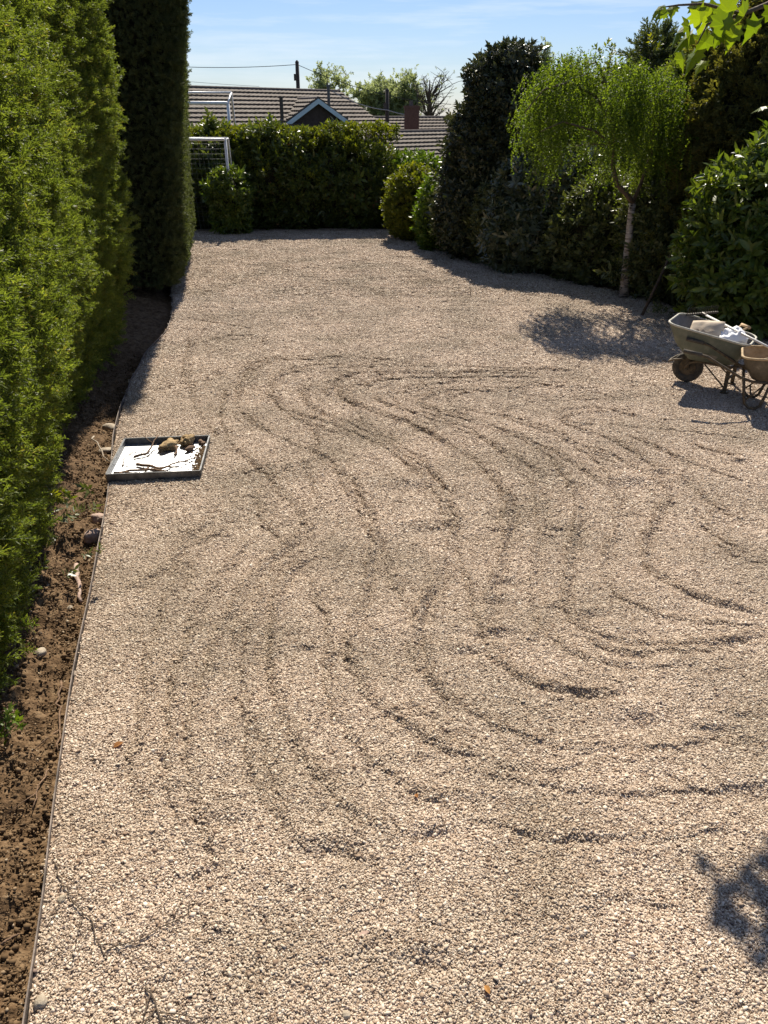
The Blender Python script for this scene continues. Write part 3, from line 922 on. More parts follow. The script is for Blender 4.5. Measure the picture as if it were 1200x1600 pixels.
def pebble_points():
    """jittered rows of clumps lying on the raked surface"""
    Ps, Ds, Ss, Qs = [], [], [], []
    for y0, y1, d, sc in [(.8, 5.5, .036, 1.0), (5.5, 9.0, .043, 1.25), (9.0, 14.5, .056, 1.6), (14.5, 23.6, .080, 2.0)]:
        gy, gx = np.meshgrid(np.arange(y0, y1, d * .87), np.arange(-6, 6.2, d), indexing='ij')
        gx = gx + (np.arange(gx.shape[0]) % 2)[:, None] * d / 2
        x = (gx + RNG.uniform(-.45, .45, gx.shape) * d).ravel(); y = (gy + RNG.uniform(-.45, .45, gx.shape) * d).ravel()
        k = (x > edge_x(y) + .03) & (x < right_x(y) - .02) & (x < .62 * y + 2.4) & (y > .8) & (y < 23.8)
        x, y = x[k], y[k]
        r = np.clip(np.searchsorted(ys, y) - 1, 0, NR - 2)
        v = (y - ys[r]) / (ys[r + 1] - ys[r])
        q_ = np.clip((x - .004 - edge_x(y)) / (right_x(y) - edge_x(y)), 0, .9999) * (NC - 1)
        c = np.minimum(q_.astype(int), NC - 2); u = q_ - c
        z = (GZ[r, c] * (1 - u) + GZ[r, c + 1] * u) * (1 - v) + (GZ[r + 1, c] * (1 - u) + GZ[r + 1, c + 1] * u) * v
        dzx = (GZ[r, c + 1] - GZ[r, c]) / (GX[r, c + 1] - GX[r, c])
        dzy = (GZ[r + 1, c] - GZ[r, c]) / (GY[r + 1, c] - GY[r, c])
        ct, st = math.cos(.10), math.sin(.10)
        lx, ly = (x + 2.16) * ct + (y - 6.98) * st, -(x + 2.16) * st + (y - 6.98) * ct
        k = ~((np.abs(lx) < .43) & (np.abs(ly) < .45))
        Ps.append(np.stack([x, y, z], 1)[k]); Ds.append(unit(np.stack([-dzx, -dzy, np.ones_like(dzx)], 1))[k]); Ss.append(RNG.uniform(.85, 1.2, k.sum()) * sc); Qs.append(GSHADE_MOTTLE[r, c][k])
    return np.concatenate(Ps), np.concatenate(Ds), np.concatenate(Ss), np.concatenate(Qs)
P, D, S_, Q_ = pebble_points()
g = scatter('gravel', P, frames(D, RNG.uniform(0, 6.28, len(P))), S_, VG['pebble'])
g.data.attributes.new('shade_mottle', 'FLOAT', 'POINT').data.foreach_set('value', Q_.astype(np.float32))
tag(g, 'loose buff limestone pebbles covering the yard', 'gravel', kind='stuff')

# wide ground under everything
mb = MB()
mb.add([(-400, -60, -.35), (400, -60, -.35), (400, 900, -.35), (-400, 900, -.35)], [(0, 1, 2, 3)])
tag(mb.build('ground', M['grassy']), 'rough ground reaching to the horizon', 'ground', kind='structure')

# bare soil bed left of the edging
def soil_z(x, y, e):
    d = e - x
    bank = np.interp(d, [0, .05, .25, .7, 1.5, 4], [-.075, -.09, -.06, .03, .10, .12])
    return bank + (fbm2(x, y, 3.0, 21, 4) - .5) * .14 * np.clip(d * 5, 0, 1) + (fbm2(x, y, 11, 33, 4) - .5) * .11 * np.clip(d * 12, .15, 1)
sy = [.6]
while sy[-1] < 24.5:
    sy.append(sy[-1] + max(.014, sy[-1] * .007))
sy = np.array(sy)
sd = np.concatenate([np.linspace(0, 1.2, 80), np.linspace(1.25, 5.0, 40)])
SX = edge_x(sy)[:, None] - .006 - sd[None, :]
SY = np.repeat(sy[:, None], len(sd), 1)
SZ = soil_z(SX, SY, edge_x(sy)[:, None])
idx = np.arange(SX.size).reshape(SX.shape)
q = np.stack([idx[:-1, 1:], idx[:-1, :-1], idx[1:, :-1], idx[1:, 1:]], -1).reshape(-1, 4)
tag(link('soil_bed', np_mesh('soil_bed', np.stack([SX, SY, SZ], -1).reshape(-1, 3), q, False), M['soil']), 'bare brown soil bed beside the edging', 'soil', kind='structure')
def clod(seed, n=14, R=.06):
    r = np.random.default_rng(seed)
    V, Fc = [], []
    for k in range(n):
        a, q_ = r.uniform(0, 6.28), R * math.sqrt(r.random())
        s = r.choice([.003, .0045, .007, .012], p=[.45, .35, .15, .05])
        V.append(ICO_V * r.uniform(.7, 1.2, (12, 1)) * s * r.uniform(.7, 1.2, 3) + [q_ * math.cos(a), q_ * math.sin(a), .003])
        Fc.append(ICO_F + 12 * k)
    return np_mesh('soil_crumbs', np.concatenate(V), np.concatenate(Fc))
M['crumb'] = leaf_mat('soil_crumb', (0.08, 0.05, 0.026), (0.21, 0.14, 0.08), 0.0, None, 0.95, 0.1, (0.40, 0.32, 0.22))
VG['clod'] = variant_group('clod', [clod(300 + k) for k in range(6)], M['crumb'])
n = 4200
cy_ = 1.0 + 10 * RNG.random(n) ** 1.5
cd_ = .03 + 1.1 * RNG.random(n) ** 1.3
cx_ = edge_x(cy_) - cd_
P = np.stack([cx_, cy_, soil_z(cx_, cy_, edge_x(cy_))], 1)
tag(scatter('soil_crumbs', P, np.stack([np.zeros(n), np.zeros(n), RNG.uniform(0, 6.28, n)], 1), RNG.uniform(.7, 1.4, n), VG['clod']), 'crumbly soil and grit strewn on the bed', 'soil', kind='stuff')

# dark soil under the shrubs on the right, closing the yard
by = np.linspace(.6, 26, 120)
bs = np.concatenate([np.linspace(-.5, 2, 20), np.linspace(2.5, 9, 12)])
BX = right_x(by)[:, None] + bs[None, :]
BY = np.repeat(by[:, None], len(bs), 1)
BZ = -.035 + (fbm2(BX, BY, 2.0, 61, 4) - .5) * .08 + np.interp(BX - right_x(by)[:, None], [-.5, .5, 2], [-.04, .02, .08])
idx = np.arange(BX.size).reshape(BX.shape)
q = np.stack([idx[:-1, :-1], idx[:-1, 1:], idx[1:, 1:], idx[1:, :-1]], -1).reshape(-1, 4)
tag(link('shrub_bed', np_mesh('shrub_bed', np.stack([BX, BY, BZ], -1).reshape(-1, 3), q, True), M['soil']), 'shaded soil under the shrubs along the yard', 'soil', kind='structure')
by = np.linspace(23.6, 30, 14); bx = np.linspace(-9, 8, 40)
BX, BY = np.meshgrid(bx, by)
BZ = -.045 + (fbm2(BX, BY, 2.0, 71, 4) - .5) * .06
idx = np.arange(BX.size).reshape(BX.shape)
q = np.stack([idx[:-1, :-1], idx[:-1, 1:], idx[1:, 1:], idx[1:, :-1]], -1).reshape(-1, 4)
tag(link('hedge_bed', np_mesh('hedge_bed', np.stack([BX, BY, BZ], -1).reshape(-1, 3), q, True), M['soil']), 'shaded soil under the hedge at the end', 'soil', kind='structure')

# thin edging strip
ey = np.concatenate([np.arange(.8, 14, .08), np.arange(14, 24, .25)])
ex = edge_x(ey) + (noise2(ey, 0 * ey, 1.3, 5) - .5) * .045
ez = .018 + (noise2(ey, 0 * ey, 1.1, 8) - .5) * .022
V, Fc = [], []
for i in range(len(ey)):
    lean = .012
    V += [(ex[i] - .004 - lean, ey[i], -.16), (ex[i] + .002 - lean, ey[i], -.16), (ex[i] + .002, ey[i], ez[i]), (ex[i] - .004, ey[i], ez[i])]
for i in range(len(ey) - 1):
    for k in range(4):
        a, b = i * 4 + k, i * 4 + (k + 1) % 4
        Fc.append((a, b, b + 4, a + 4))
Fc += [(0, 3, 2, 1)]
tag(link('edging_strip', np_mesh('edging_strip', V, Fc), M['edging']), 'thin wavy metal edging strip between soil bed and gravel', 'edging')

#=PLANTS
# ------------------------------------------------------------------ conifer hedges on the left
def hedge_wall(name, label, face, y0, y1, z1, n, key, seed, bump, core_in, end_n, smin, smax, z0=.12, thick=2.2, lean=.04, up=.45, tuft=5.0, fuzz=0.0):
    """clipped conifer hedge: a long lumpy face towards +x plus its two ends; face(y, z) gives x"""
    root = empty(name, (float(face(np.array([(y0 + y1) / 2]), np.array([0.0]))[0]) - thick / 2, (y0 + y1) / 2, 0))
    tag(root, label, 'hedge')
    r = np.random.default_rng(seed)
    off = np.array(root.location)
    y = r.uniform(y0, y1, n); z = z0 + (z1 - z0) * r.random(n) ** 1.05
    lump = (noise2(y, z * .35, 1.5, seed) - .5) * bump * 1.3 + (noise2(y, z, tuft, seed + 3) - .5) * bump * 1.3
    dep = (r.random(n) ** 1.5) * .34 - fuzz * (r.random(n) < .05)
    x = face(y, z) + lump - dep
    P = np.stack([x, y, z], 1)
    D = unit(np.stack([np.full(n, 1.0), r.normal(0, .55, n), r.normal(up, .5, n)], 1))
    # both ends
    m = end_n
    xe = face(np.full(m, y0), np.zeros(m)) - r.uniform(0, thick, m)
    ze = z0 + (z1 - z0) * r.random(m)
    yb = np.where(r.random(m) < .5, y0, y1)
    sg = np.where(yb == y0, -1.0, 1.0)
    xe = face(yb, ze) - r.uniform(0, thick, m)
    l2 = (noise2(xe, ze, 1.5, seed + 9) - .5) * bump * 2 + (noise2(xe, ze, tuft, seed + 13) - .5) * bump
    P2 = np.stack([xe, yb + sg * (l2 - r.random(m) ** 1.9 * .3), ze], 1)
    D2 = unit(np.stack([r.normal(0, .5, m), sg, r.normal(up, .5, m)], 1))
    P, D = np.concatenate([P, P2]), np.concatenate([D, D2])
    scatter('foliage', P - off, frames(D, r.uniform(0, 6.28, len(P))), r.uniform(smin, smax, len(P)), VG[key], root)
    # solid dark core, added so no light leaks through the hedge
    yy = np.linspace(y0 + core_in, y1 - core_in, 22); zz = np.linspace(z0 + .12, z1 - .1, 16)
    V, Fc = [], []
    for yv in yy:
        for zv in zz:
            xv = float(face(np.array([yv]), np.array([zv]))[0]) - core_in + (float(noise2(np.array([yv]), np.array([zv]), 1.5, seed)[0]) - .5) * bump * 2
            V.append((xv - off[0], yv - off[1], zv))
    ny, nz_ = len(yy), len(zz)
    for i in range(ny - 1):
        for j in range(nz_ - 1):
            a = i * nz_ + j
            Fc.append((a, a + nz_, a + nz_ + 1, a + 1))
    b0 = len(V)
    for yv in yy:
        for zv in zz:
            V.append((float(face(np.array([yv]), np.array([zv]))[0]) - thick - off[0], yv - off[1], zv))
    for i in range(ny - 1):
        for j in range(nz_ - 1):
            a = b0 + i * nz_ + j
            Fc.append((a, a + 1, a + nz_ + 1, a + nz_))
    for i in range(ny - 1):
        for j in (0, nz_ - 1):
            a = i * nz_ + j
            Fc.append((a, b0 + a, b0 + a + nz_, a + nz_))
    for j in range(nz_ - 1):
        for i in (0, ny - 1):
            a = i * nz_ + j
            Fc.append((a, a + 1, b0 + a + 1, b0 + a))
    link('inner_light_block', np_mesh('inner_light_block', V, Fc), M['block_core'], root)
    for k in range(max(3, int((y1 - y0) / 1.2))):
        ty = y0 + .5 + k * 1.2
        if ty > y1 - .3:
            break
        tx = float(face(np.array([ty]), np.array([0.2]))[0]) - .75
        t = MB()
        t.tube([(tx - off[0], ty - off[1], -.05), (tx - off[0] + .03, ty - off[1], .3), (tx - off[0], ty - off[1] + .03, .9)], [.10, .075, .06], 9)
        t.build('trunk', M['bark'], root, True)
    return root
H1Y = np.array([0.0, 2.4, 3.6, 5.0, 6.0, 7.2, 8.4, 9.6, 10.8, 11.4])
H1X = np.array([-1.62, -1.78, -1.97, -2.31, -2.61, -2.94, -3.22, -3.38, -3.46, -3.66])
def face1(y, z):
    base = np.interp(y, H1Y, H1X)
    hem = np.interp(z, [0, .25, .8, 1.5, 3.2, 5.2], [-.36, -.30, -.18, .02, .08, .10])
    return base + hem
hedge_wall('conifer_hedge', 'sunlit yellow-green conifer hedge beside the soil bed, nearest on the left', face1, 1.2, 11.2, 5.2, 52000, 'spray_lit', 5, .12, .34, 2200, .7, 1.35, z0=.10, fuzz=.12)
H2Y = np.array([14.4, 15.0, 17.0, 19.0, 20.6])
H2X = np.array([-3.74, -3.74, -4.12, -4.46, -4.84])
def face2(y, z):
    return np.interp(y, H2Y, H2X) + np.interp(z, [0, .3, .7], [-.30, -.12, 0]) + np.interp(z, [.7, 2.5, 4.5, 6.4], [0, .20, .55, .95]) * np.interp(y, [14.4, 17.5], [1, .35])  # near top, out of view, flared to throw its shadow onto the gravel
hedge_wall('conifer_hedge', 'tall dark clipped conifer hedge standing behind the sunlit hedge', face2, 14.6, 20.4, 6.4, 21000, 'spray_dark', 6, .07, .30, 22000, .55, 1.0, z0=.16, thick=3.2, tuft=7.0)

# ------------------------------------------------------------------ hedge across the end
def lumps(x0, x1, n, y, z, rx, ry, rz, seed):
    r = np.random.default_rng(seed)
    return [(x, y + r.uniform(-.15, .15), z + r.uniform(-.14, .10), rx * r.uniform(.8, 1.15), ry * r.uniform(.85, 1.1), rz * r.uniform(.88, 1.07)) for x in np.linspace(x0, x1, n)]
shrub_root = shrub('broadleaf_hedge', 'broad dark green leafy hedge across the far end of the yard', 'hedge', (-2.1, 25.0, 0), [(-3.7, .1, 1.15, 1.0, 1.0, 1.42), (-2.8, -.1, 1.2, .9, 1.1, 1.54), (-2.0, .1, 1.1, .85, 1.0, 1.36), (-1.2, 0, 1.2, 1.0, 1.15, 1.50), (-.3, -.15, 1.1, .9, 1.1, 1.34), (.55, .05, 1.15, .85, 1.1, 1.40), (1.3, -.1, 1.0, .8, 1.0, 1.28), (2.0, .1, .9, .8, .9, 1.08)], 9500, 'photinia', .9, 1.5, 31, amp=.17, freq=1.6, core=.8)
hb = shrub_root
rr_ = np.random.default_rng(5)
n_ = 1500
xs_ = rr_.uniform(-4.3, 2.5, n_); ys__ = rr_.normal(-.25, .45, n_)
zt_ = 1.12 + 1.36 * np.sqrt(np.clip(1 - (ys__ / 1.15) ** 2, .05, 1)) * (.93 + .12 * noise2(xs_, ys__, 1.3, 4)) + .02 + .30 * (noise2(xs_, ys__, 2.6, 8) - .3) * (noise2(xs_, ys__, .9, 2) > .45)
D_ = unit(np.stack([rr_.normal(0, .35, n_), rr_.normal(-.2, .35, n_), np.ones(n_)], 1))
scatter('sunlit_tops', np.stack([xs_, ys__, zt_], 1), frames(D_, rr_.uniform(0, 6.28, n_)), rr_.uniform(.9, 1.7, n_), VG['gold'], hb)  # lighter leaves stand in for sunlight along the hedge top
shrub('hedge_shrub', 'lower yellow-green shrub closing the hedge beside the tall dark evergreen', 'shrub', (1.05, 24.6, 0), [(0, 0, .95, .95, .9, 1.05), (.75, -.3, .85, .6, .6, .95)], 1900, 'lime', .9, 1.5, 33, amp=.14)
shrub('laurel_bush', 'small round laurel bush in front of the goal post', 'shrub', tuple(G(352, 368) + np.array([.12, .40, 0])), [(0, 0, .95, .50, .5, .72), (.05, 0, .4, .42, .45, .45)], 800, 'laurel', .7, 1.1, 35, core=.7, amp=.2)
shrub('laurel_bush', 'loose glossy bush behind the goal net', 'shrub', (-6.15, 24.2, 0), [(0, 0, .9, .75, .5, 1.0), (.9, .5, 1.0, .7, .5, 1.05)], 1300, 'laurel', .8, 1.2, 36, core=.7, amp=.2)

# ------------------------------------------------------------------ shrubs and trees down the right side
def gp(x, y): return tuple(G(x, y))
shrub('golden_shrub', 'rounded golden green shrub at the far corner of the gravel', 'shrub', (.78, 22.0, 0), [(0, 0, .92, .70, .65, .85), (.05, .1, .45, .6, .55, .5)], 2300, 'gold', .8, 1.3, 41, amp=.12)
shrub('bright_shrub', 'small bright green shrub between the golden shrub and the dark evergreen', 'shrub', (1.25, 20.4, 0), [(0, 0, .72, .42, .45, .78), (.1, 0, .3, .4, .4, .35)], 1200, 'lime', .7, 1.15, 42, amp=.2)
shrub('evergreen_tree', 'big dark glossy evergreen with a domed top', 'tree', (2.75, 19.6, 0), [(0, 0, 1.25, 1.40, 1.2, 1.35), (0, 0, 2.35, 1.22, 1.1, 1.30), (-.05, 0, 3.25, .82, .8, 1.05), (-.5, -.5, .9, 1.0, .8, .95)], 10500, 'holly', .9, 1.5, 43, amp=.20, freq=2.4, core=.8, stems=1, crown='crown')
shrub('bronze_shrub', 'tall bronze-green shrub showing behind the domed evergreen', 'shrub', (4.6, 20.6, 0), [(0, 0, 1.7, 1.2, 1.0, 1.8), (-.4, 0, 2.7, .8, .8, 1.15), (.9, .3, 2.5, 1.0, .8, 1.2)], 4200, 'dim', .9, 1.5, 44, amp=.18)
shrub('grey_leaved_shrub', 'wide shrub with shiny grey-green leaves left of the birch', 'shrub', (3.3, 17.6, 0), [(0, 0, 1.15, .95, .85, 1.25), (.55, -.2, 1.55, .75, .7, .85), (-.4, -.3, .7, .75, .7, .8)], 3200, 'rhodo', .85, 1.35, 45, amp=.2, core=.72)
shrub('olive_shrub', 'low dark olive shrub at the foot of the domed evergreen', 'shrub', (2.55, 18.3, 0), [(0, 0, .75, .6, .6, .95)], 1300, 'dim', .8, 1.2, 46, amp=.2)
shrub('shade_shrub', 'dark leafy shrub in shade behind the birch trunk', 'shrub', (4.35, 16.2, 0), [(0, 0, .8, 1.0, .8, 1.15), (.9, -.3, .85, .95, .8, 1.1)], 3400, 'dim', .85, 1.35, 47, amp=.2, core=.76)
shrub('shade_shrub', 'low dark shrub filling the gap between birch and bronze conifer', 'shrub', (5.35, 14.6, 0), [(0, 0, .65, .95, .75, .95), (-.3, .3, 1.2, .7, .6, .9)], 2600, 'dim', .85, 1.3, 48, amp=.2, core=.76)
shrub('conifer_tree', 'tall dark bronze conifer rising out of frame on the right', 'tree', (6.65, 14.6, 0), [(0, 0, 1.6, 1.75, 1.5, 1.7), (.1, 0, 3.0, 1.65, 1.4, 1.6), (.35, 0, 4.4, 1.25, 1.1, 1.5), (.5, 0, 5.6, .8, .7, 1.2)], 10500, 'spray_brown', .8, 1.4, 49, amp=.16, freq=1.8, core=.8, stems=1, crown='crown', up=.1)
shrub('gold_conifer', 'yellow-green feathery conifer behind the birch canopy', 'tree', (5.55, 15.4, 0), [(0, 0, 1.4, .95, .8, 1.5), (.05, 0, 2.75, .85, .75, 1.25)], 5600, 'spray_lit', 1.3, 2.1, 50, amp=.16, core=.78, stems=1, crown='crown', up=.3)
shrub('laurel_shrub', 'broad laurel shrub with shiny leaves behind the wheelbarrows', 'shrub', (6.02, 12.3, 0), [(0, 0, 1.35, 1.35, 1.1, 1.45), (-.35, -.25, .85, 1.15, .9, .95), (.55, .1, 2.1, 1.0, .9, .95)], 4600, 'laurel', .85, 1.35, 51, amp=.15, core=.8)
shrub('pine_tree', 'dark pine top showing over the birch', 'tree', (8.3, 27.0, 0), [(0, 0, 2.6, 1.5, 1.2, 1.6), (0, 0, 4.0, .85, .8, 1.1), (-.8, 0, 3.6, .6, .5, .35), (.7, 0, 3.3, .8, .6, .4)], 2600, 'spray_dark', 1.4, 2.6, 52, amp=.3, core=.7, stems=1, crown='crown', up=.0)

# ------------------------------------------------------------------ weeping birch
def birch():
    b = G(975, 465)
    root = empty('weeping_birch', tuple(b))
    tag(root, 'small weeping birch with white bark and hanging light green twigs', 'tree')
    Y = b[1]
    def loc(x, y, dy=0.0):
        return at(x, y, Y + dy) - b
    tr = [np.array([0, 0, -.06]), loc(977, 430), loc(982, 380), loc(986, 335), loc(989, 318)]
    MB().tube(tr, [.095, .078, .066, .058, .055], 12).build('trunk', M['birch_bark'], root, True)
    # crooked upper stem and limbs
    top = loc(989, 316)
    limbs = [
        ([top, loc(978, 302, -.05), loc(964, 288, -.1), loc(958, 262, -.1), loc(960, 232, 0), loc(958, 200, .05), loc(952, 160, .1), loc(944, 122, .1), loc(932, 98, .05), loc(922, 100, .0)], .05),
        ([top, loc(1000, 290, .1), loc(1018, 240, .2), loc(1022, 190, .2), loc(1030, 150, .2), loc(1048, 130, .2)], .036),
        ([loc(956, 190, .05), loc(930, 150, -.3), loc(890, 128, -.5), loc(850, 140, -.6), loc(820, 175, -.65)], .026),
        ([loc(960, 228), loc(930, 205, -.6), loc(880, 190, -.9), loc(845, 205, -1.0)], .024),
        ([loc(950, 150, .1), loc(985, 150, -.3), loc(1000, 145, -.5), loc(1018, 160, -.7)], .022),
        ([loc(958, 200, .1), loc(990, 185, .6), loc(1010, 180, .8), loc(1040, 200, 1.0)], .022),
        ([loc(945, 130, .1), loc(905, 115, .5), loc(868, 120, .8), loc(835, 150, .9)], .022),
        ([loc(958, 228), loc(930, 225, .4), loc(895, 228, .6)], .018),
    ]
    for pts, r0 in limbs:
        k = np.linspace(1, .3, len(pts)) * r0
        MB().tube(pts, list(k), 7).build('branch', M['bark'], root, True)
    # hanging twigs: cords of leafy strands falling from an umbrella of points round the limbs
    r = np.random.default_rng(77)
    m = 1050
    c = loc(932, 175)
    a = r.uniform(0, 6.28, m); q = np.sqrt(r.uniform(.02, 1, m)) * (1 + .12 * np.sin(3 * a + 1) + .09 * np.sin(7 * a))
    x = np.cos(a) * q * 1.50 + .04; y = np.sin(a) * q * 1.15
    ztop = .82 * np.sqrt(np.clip(1 - .95 * np.clip(q, 0, 1) ** 2, .02, 1)) + .45 * (noise2(x, y, 1.7, 12) - .5) + r.normal(0, .05, m)
    low = -1.45 + 1.1 * noise2(x, y, 2.1, 5) + .5 * np.clip((-x - .7) / .8, 0, 1) + r.normal(0, .12, m)
    P = []
    for k in range(m):
        if noise2(np.array([x[k]]), np.array([y[k]]), 2.6, 31)[0] < .22:
            continue
        ln = (ztop[k] - low[k]) * r.uniform(.35, 1.0)
        if q[k] < .35:
            ln *= .45
        z, xx, yy_ = ztop[k], x[k], y[k]
        sway = r.normal(0, .05, 2)
        while z > ztop[k] - ln:
            P.append((xx, yy_, z)); z -= r.uniform(.24, .36); xx += sway[0]; yy_ += sway[1]
    P = np.array(P) + c
    E = np.stack([r.normal(0, .16, len(P)), r.normal(0, .16, len(P)), r.uniform(0, 6.28, len(P))], 1)
    scatter('crown', P, E, r.uniform(.7, 1.2, len(P)), VG['birch'], root)
    # pale young shoot on the crown
    P2, D2 = [], []
    for x0, y0 in [(935, 82), (945, 78), (952, 90), (960, 84), (948, 100), (955, 108), (940, 92), (1005, 105), (1020, 82), (1018, 70)]:
        P2.append(loc(x0, y0, r.uniform(-.1, .2))); D2.append((r.normal(0, .5), r.normal(0, .5), 1))
    scatter('young_shoots', np.array(P2), frames(unit(np.array(D2)), r.uniform(0, 6, len(P2))), r.uniform(.9, 1.5, len(P2)), VG['gold'], root)
birch()

# ------------------------------------------------------------------ trees far behind
def far_tree(name, label, px, ytop, ybase, Y, halfw_px, n, key, seed, smin, smax, nb=26, leafy=1.0, round_=True):
    top, bot = at(px, ytop, Y), at(px, ybase, Y)
    hw = abs(at(px + halfw_px, ytop, Y)[0] - top[0])
    g = -.35
    root = empty(name, (top[0], Y, g))
    tag(root, label, 'tree')
    H = top[2] - g
    zc = bot[2] - g
    r = np.random.default_rng(seed)
    mb = MB()
    mb.tube([(0, 0, 0), (.1, 0, zc * .6), (0, 0, zc + (H - zc) * .3), (0, 0, zc + (H - zc) * .75)], [.24, .2, .13, .04], 8)
    mb.build('trunk', M['bark'], root, True)
    ends = []
    bm_ = MB()
    for k in range(nb):
        a = r.uniform(0, 6.28); el = r.uniform(.3, 1.35)
        z0 = zc * .75 + (H - zc) * .6 * r.random()
        ln = (H - zc) * .62
        d = np.array([math.cos(a) * math.cos(el), math.sin(a) * math.cos(el), math.sin(el)])
        d[:2] *= hw / ln * 1.35
        e = np.array([0, 0, z0]) + d * ln * r.uniform(.75, 1.1)
        e[2] = min(e[2], H)
        m = np.array([0, 0, z0]) * .5 + e * .5 + r.normal(0, .12, 3)
        bm_.tube([(0, 0, z0), m, e], [.07, .045, .018], 5)
        ends.append((m, e))
        for j in range(5):
            s_ = m + (e - m) * r.random()
            t_ = s_ + np.array([r.normal(0, hw * .28), r.normal(0, hw * .28), abs(r.normal(.1, .45))])
            t_[2] = min(t_[2], H * 1.01)
            bm_.tube([s_, (s_ + t_) / 2 + r.normal(0, .05, 3), t_], [.026, .02, .012], 4)
            ends.append((s_, t_))
    bm_.build('branches', M['bark'], root)
    if n:
        P = []
        for k in range(n):
            s_, e = ends[r.integers(len(ends))]
            P.append(s_ + (e - s_) * r.random() ** .6 + r.normal(0, .14, 3) * leafy)
        P = np.array(P)
        D = unit(r.normal(0, 1, P.shape) + [0, 0, .3])
        scatter('crown', P, frames(D, r.uniform(0, 6.28, n)), r.uniform(smin, smax, n), VG[key], root)
    return root
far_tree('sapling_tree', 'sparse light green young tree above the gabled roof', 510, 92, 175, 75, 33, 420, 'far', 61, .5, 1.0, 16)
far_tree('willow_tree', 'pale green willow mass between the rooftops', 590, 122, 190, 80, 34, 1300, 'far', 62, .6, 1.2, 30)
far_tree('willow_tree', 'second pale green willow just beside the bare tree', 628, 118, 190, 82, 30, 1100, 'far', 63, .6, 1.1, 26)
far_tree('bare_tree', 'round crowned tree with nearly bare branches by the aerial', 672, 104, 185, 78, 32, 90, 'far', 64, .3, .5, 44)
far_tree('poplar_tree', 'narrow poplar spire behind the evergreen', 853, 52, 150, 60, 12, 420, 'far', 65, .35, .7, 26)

#=BUILDINGS
# ------------------------------------------------------------------ bungalows behind the hedge
def tiled_plane(root, A, B, down, n, pitch, seed, hidden=0, name='tile_course'):
    """courses of profiled tiles from ridge A-B going down along vector 'down' (unit), n courses, each course a part"""
    A, B, down = map(Vector, (A, B, down))
    along = (B - A); Ln = along.length; along.normalize()
    nrm = along.cross(down).normalized()
    if nrm.z < 0:
        nrm = -nrm
    r = np.random.default_rng(seed)
    for k in range(n):
        m = int(Ln / .165)
        V, Fc = [], []
        jit = r.uniform(-.004, .004)
        for i in range(m + 1):
            u = Ln * i / m
            hgt = (.028 if i % 2 else .0) + r.uniform(-.004, .004) + jit
            p0 = A + along * u + down * (pitch * k - .06) + nrm * (.012 + hgt * .6)
            p1 = A + along * u + down * (pitch * (k + 1)) + nrm * (.095 + hgt)
            p2 = A + along * u + down * (pitch * (k + 1) - .002) + nrm * (.0)
            V += [p0, p1, p2]
        for i in range(m):
            a = i * 3
            Fc += [(a, a + 1, a + 4, a + 3), (a + 1, a + 2, a + 5, a + 4), (a + 2, a, a + 3, a + 5)]
        Fc += [(0, 2, 1), (m * 3, m * 3 + 1, m * 3 + 2)]
        link(name, np_mesh(name, V, Fc), M['tile'], root)
    return Ln, nrm
def ridge_tiles(root, A, B, r=.11):
    A, B = Vector(A), Vector(B)
    n = max(2, int((B - A).length / .45))
    for k in range(n):
        p, q_ = A.lerp(B, k / n), A.lerp(B, (k + 1) / n - .012 / n)
        MB().tube([p, q_], [r, r * .96], 10).build('ridge_tile', M['tile_dark'], root)

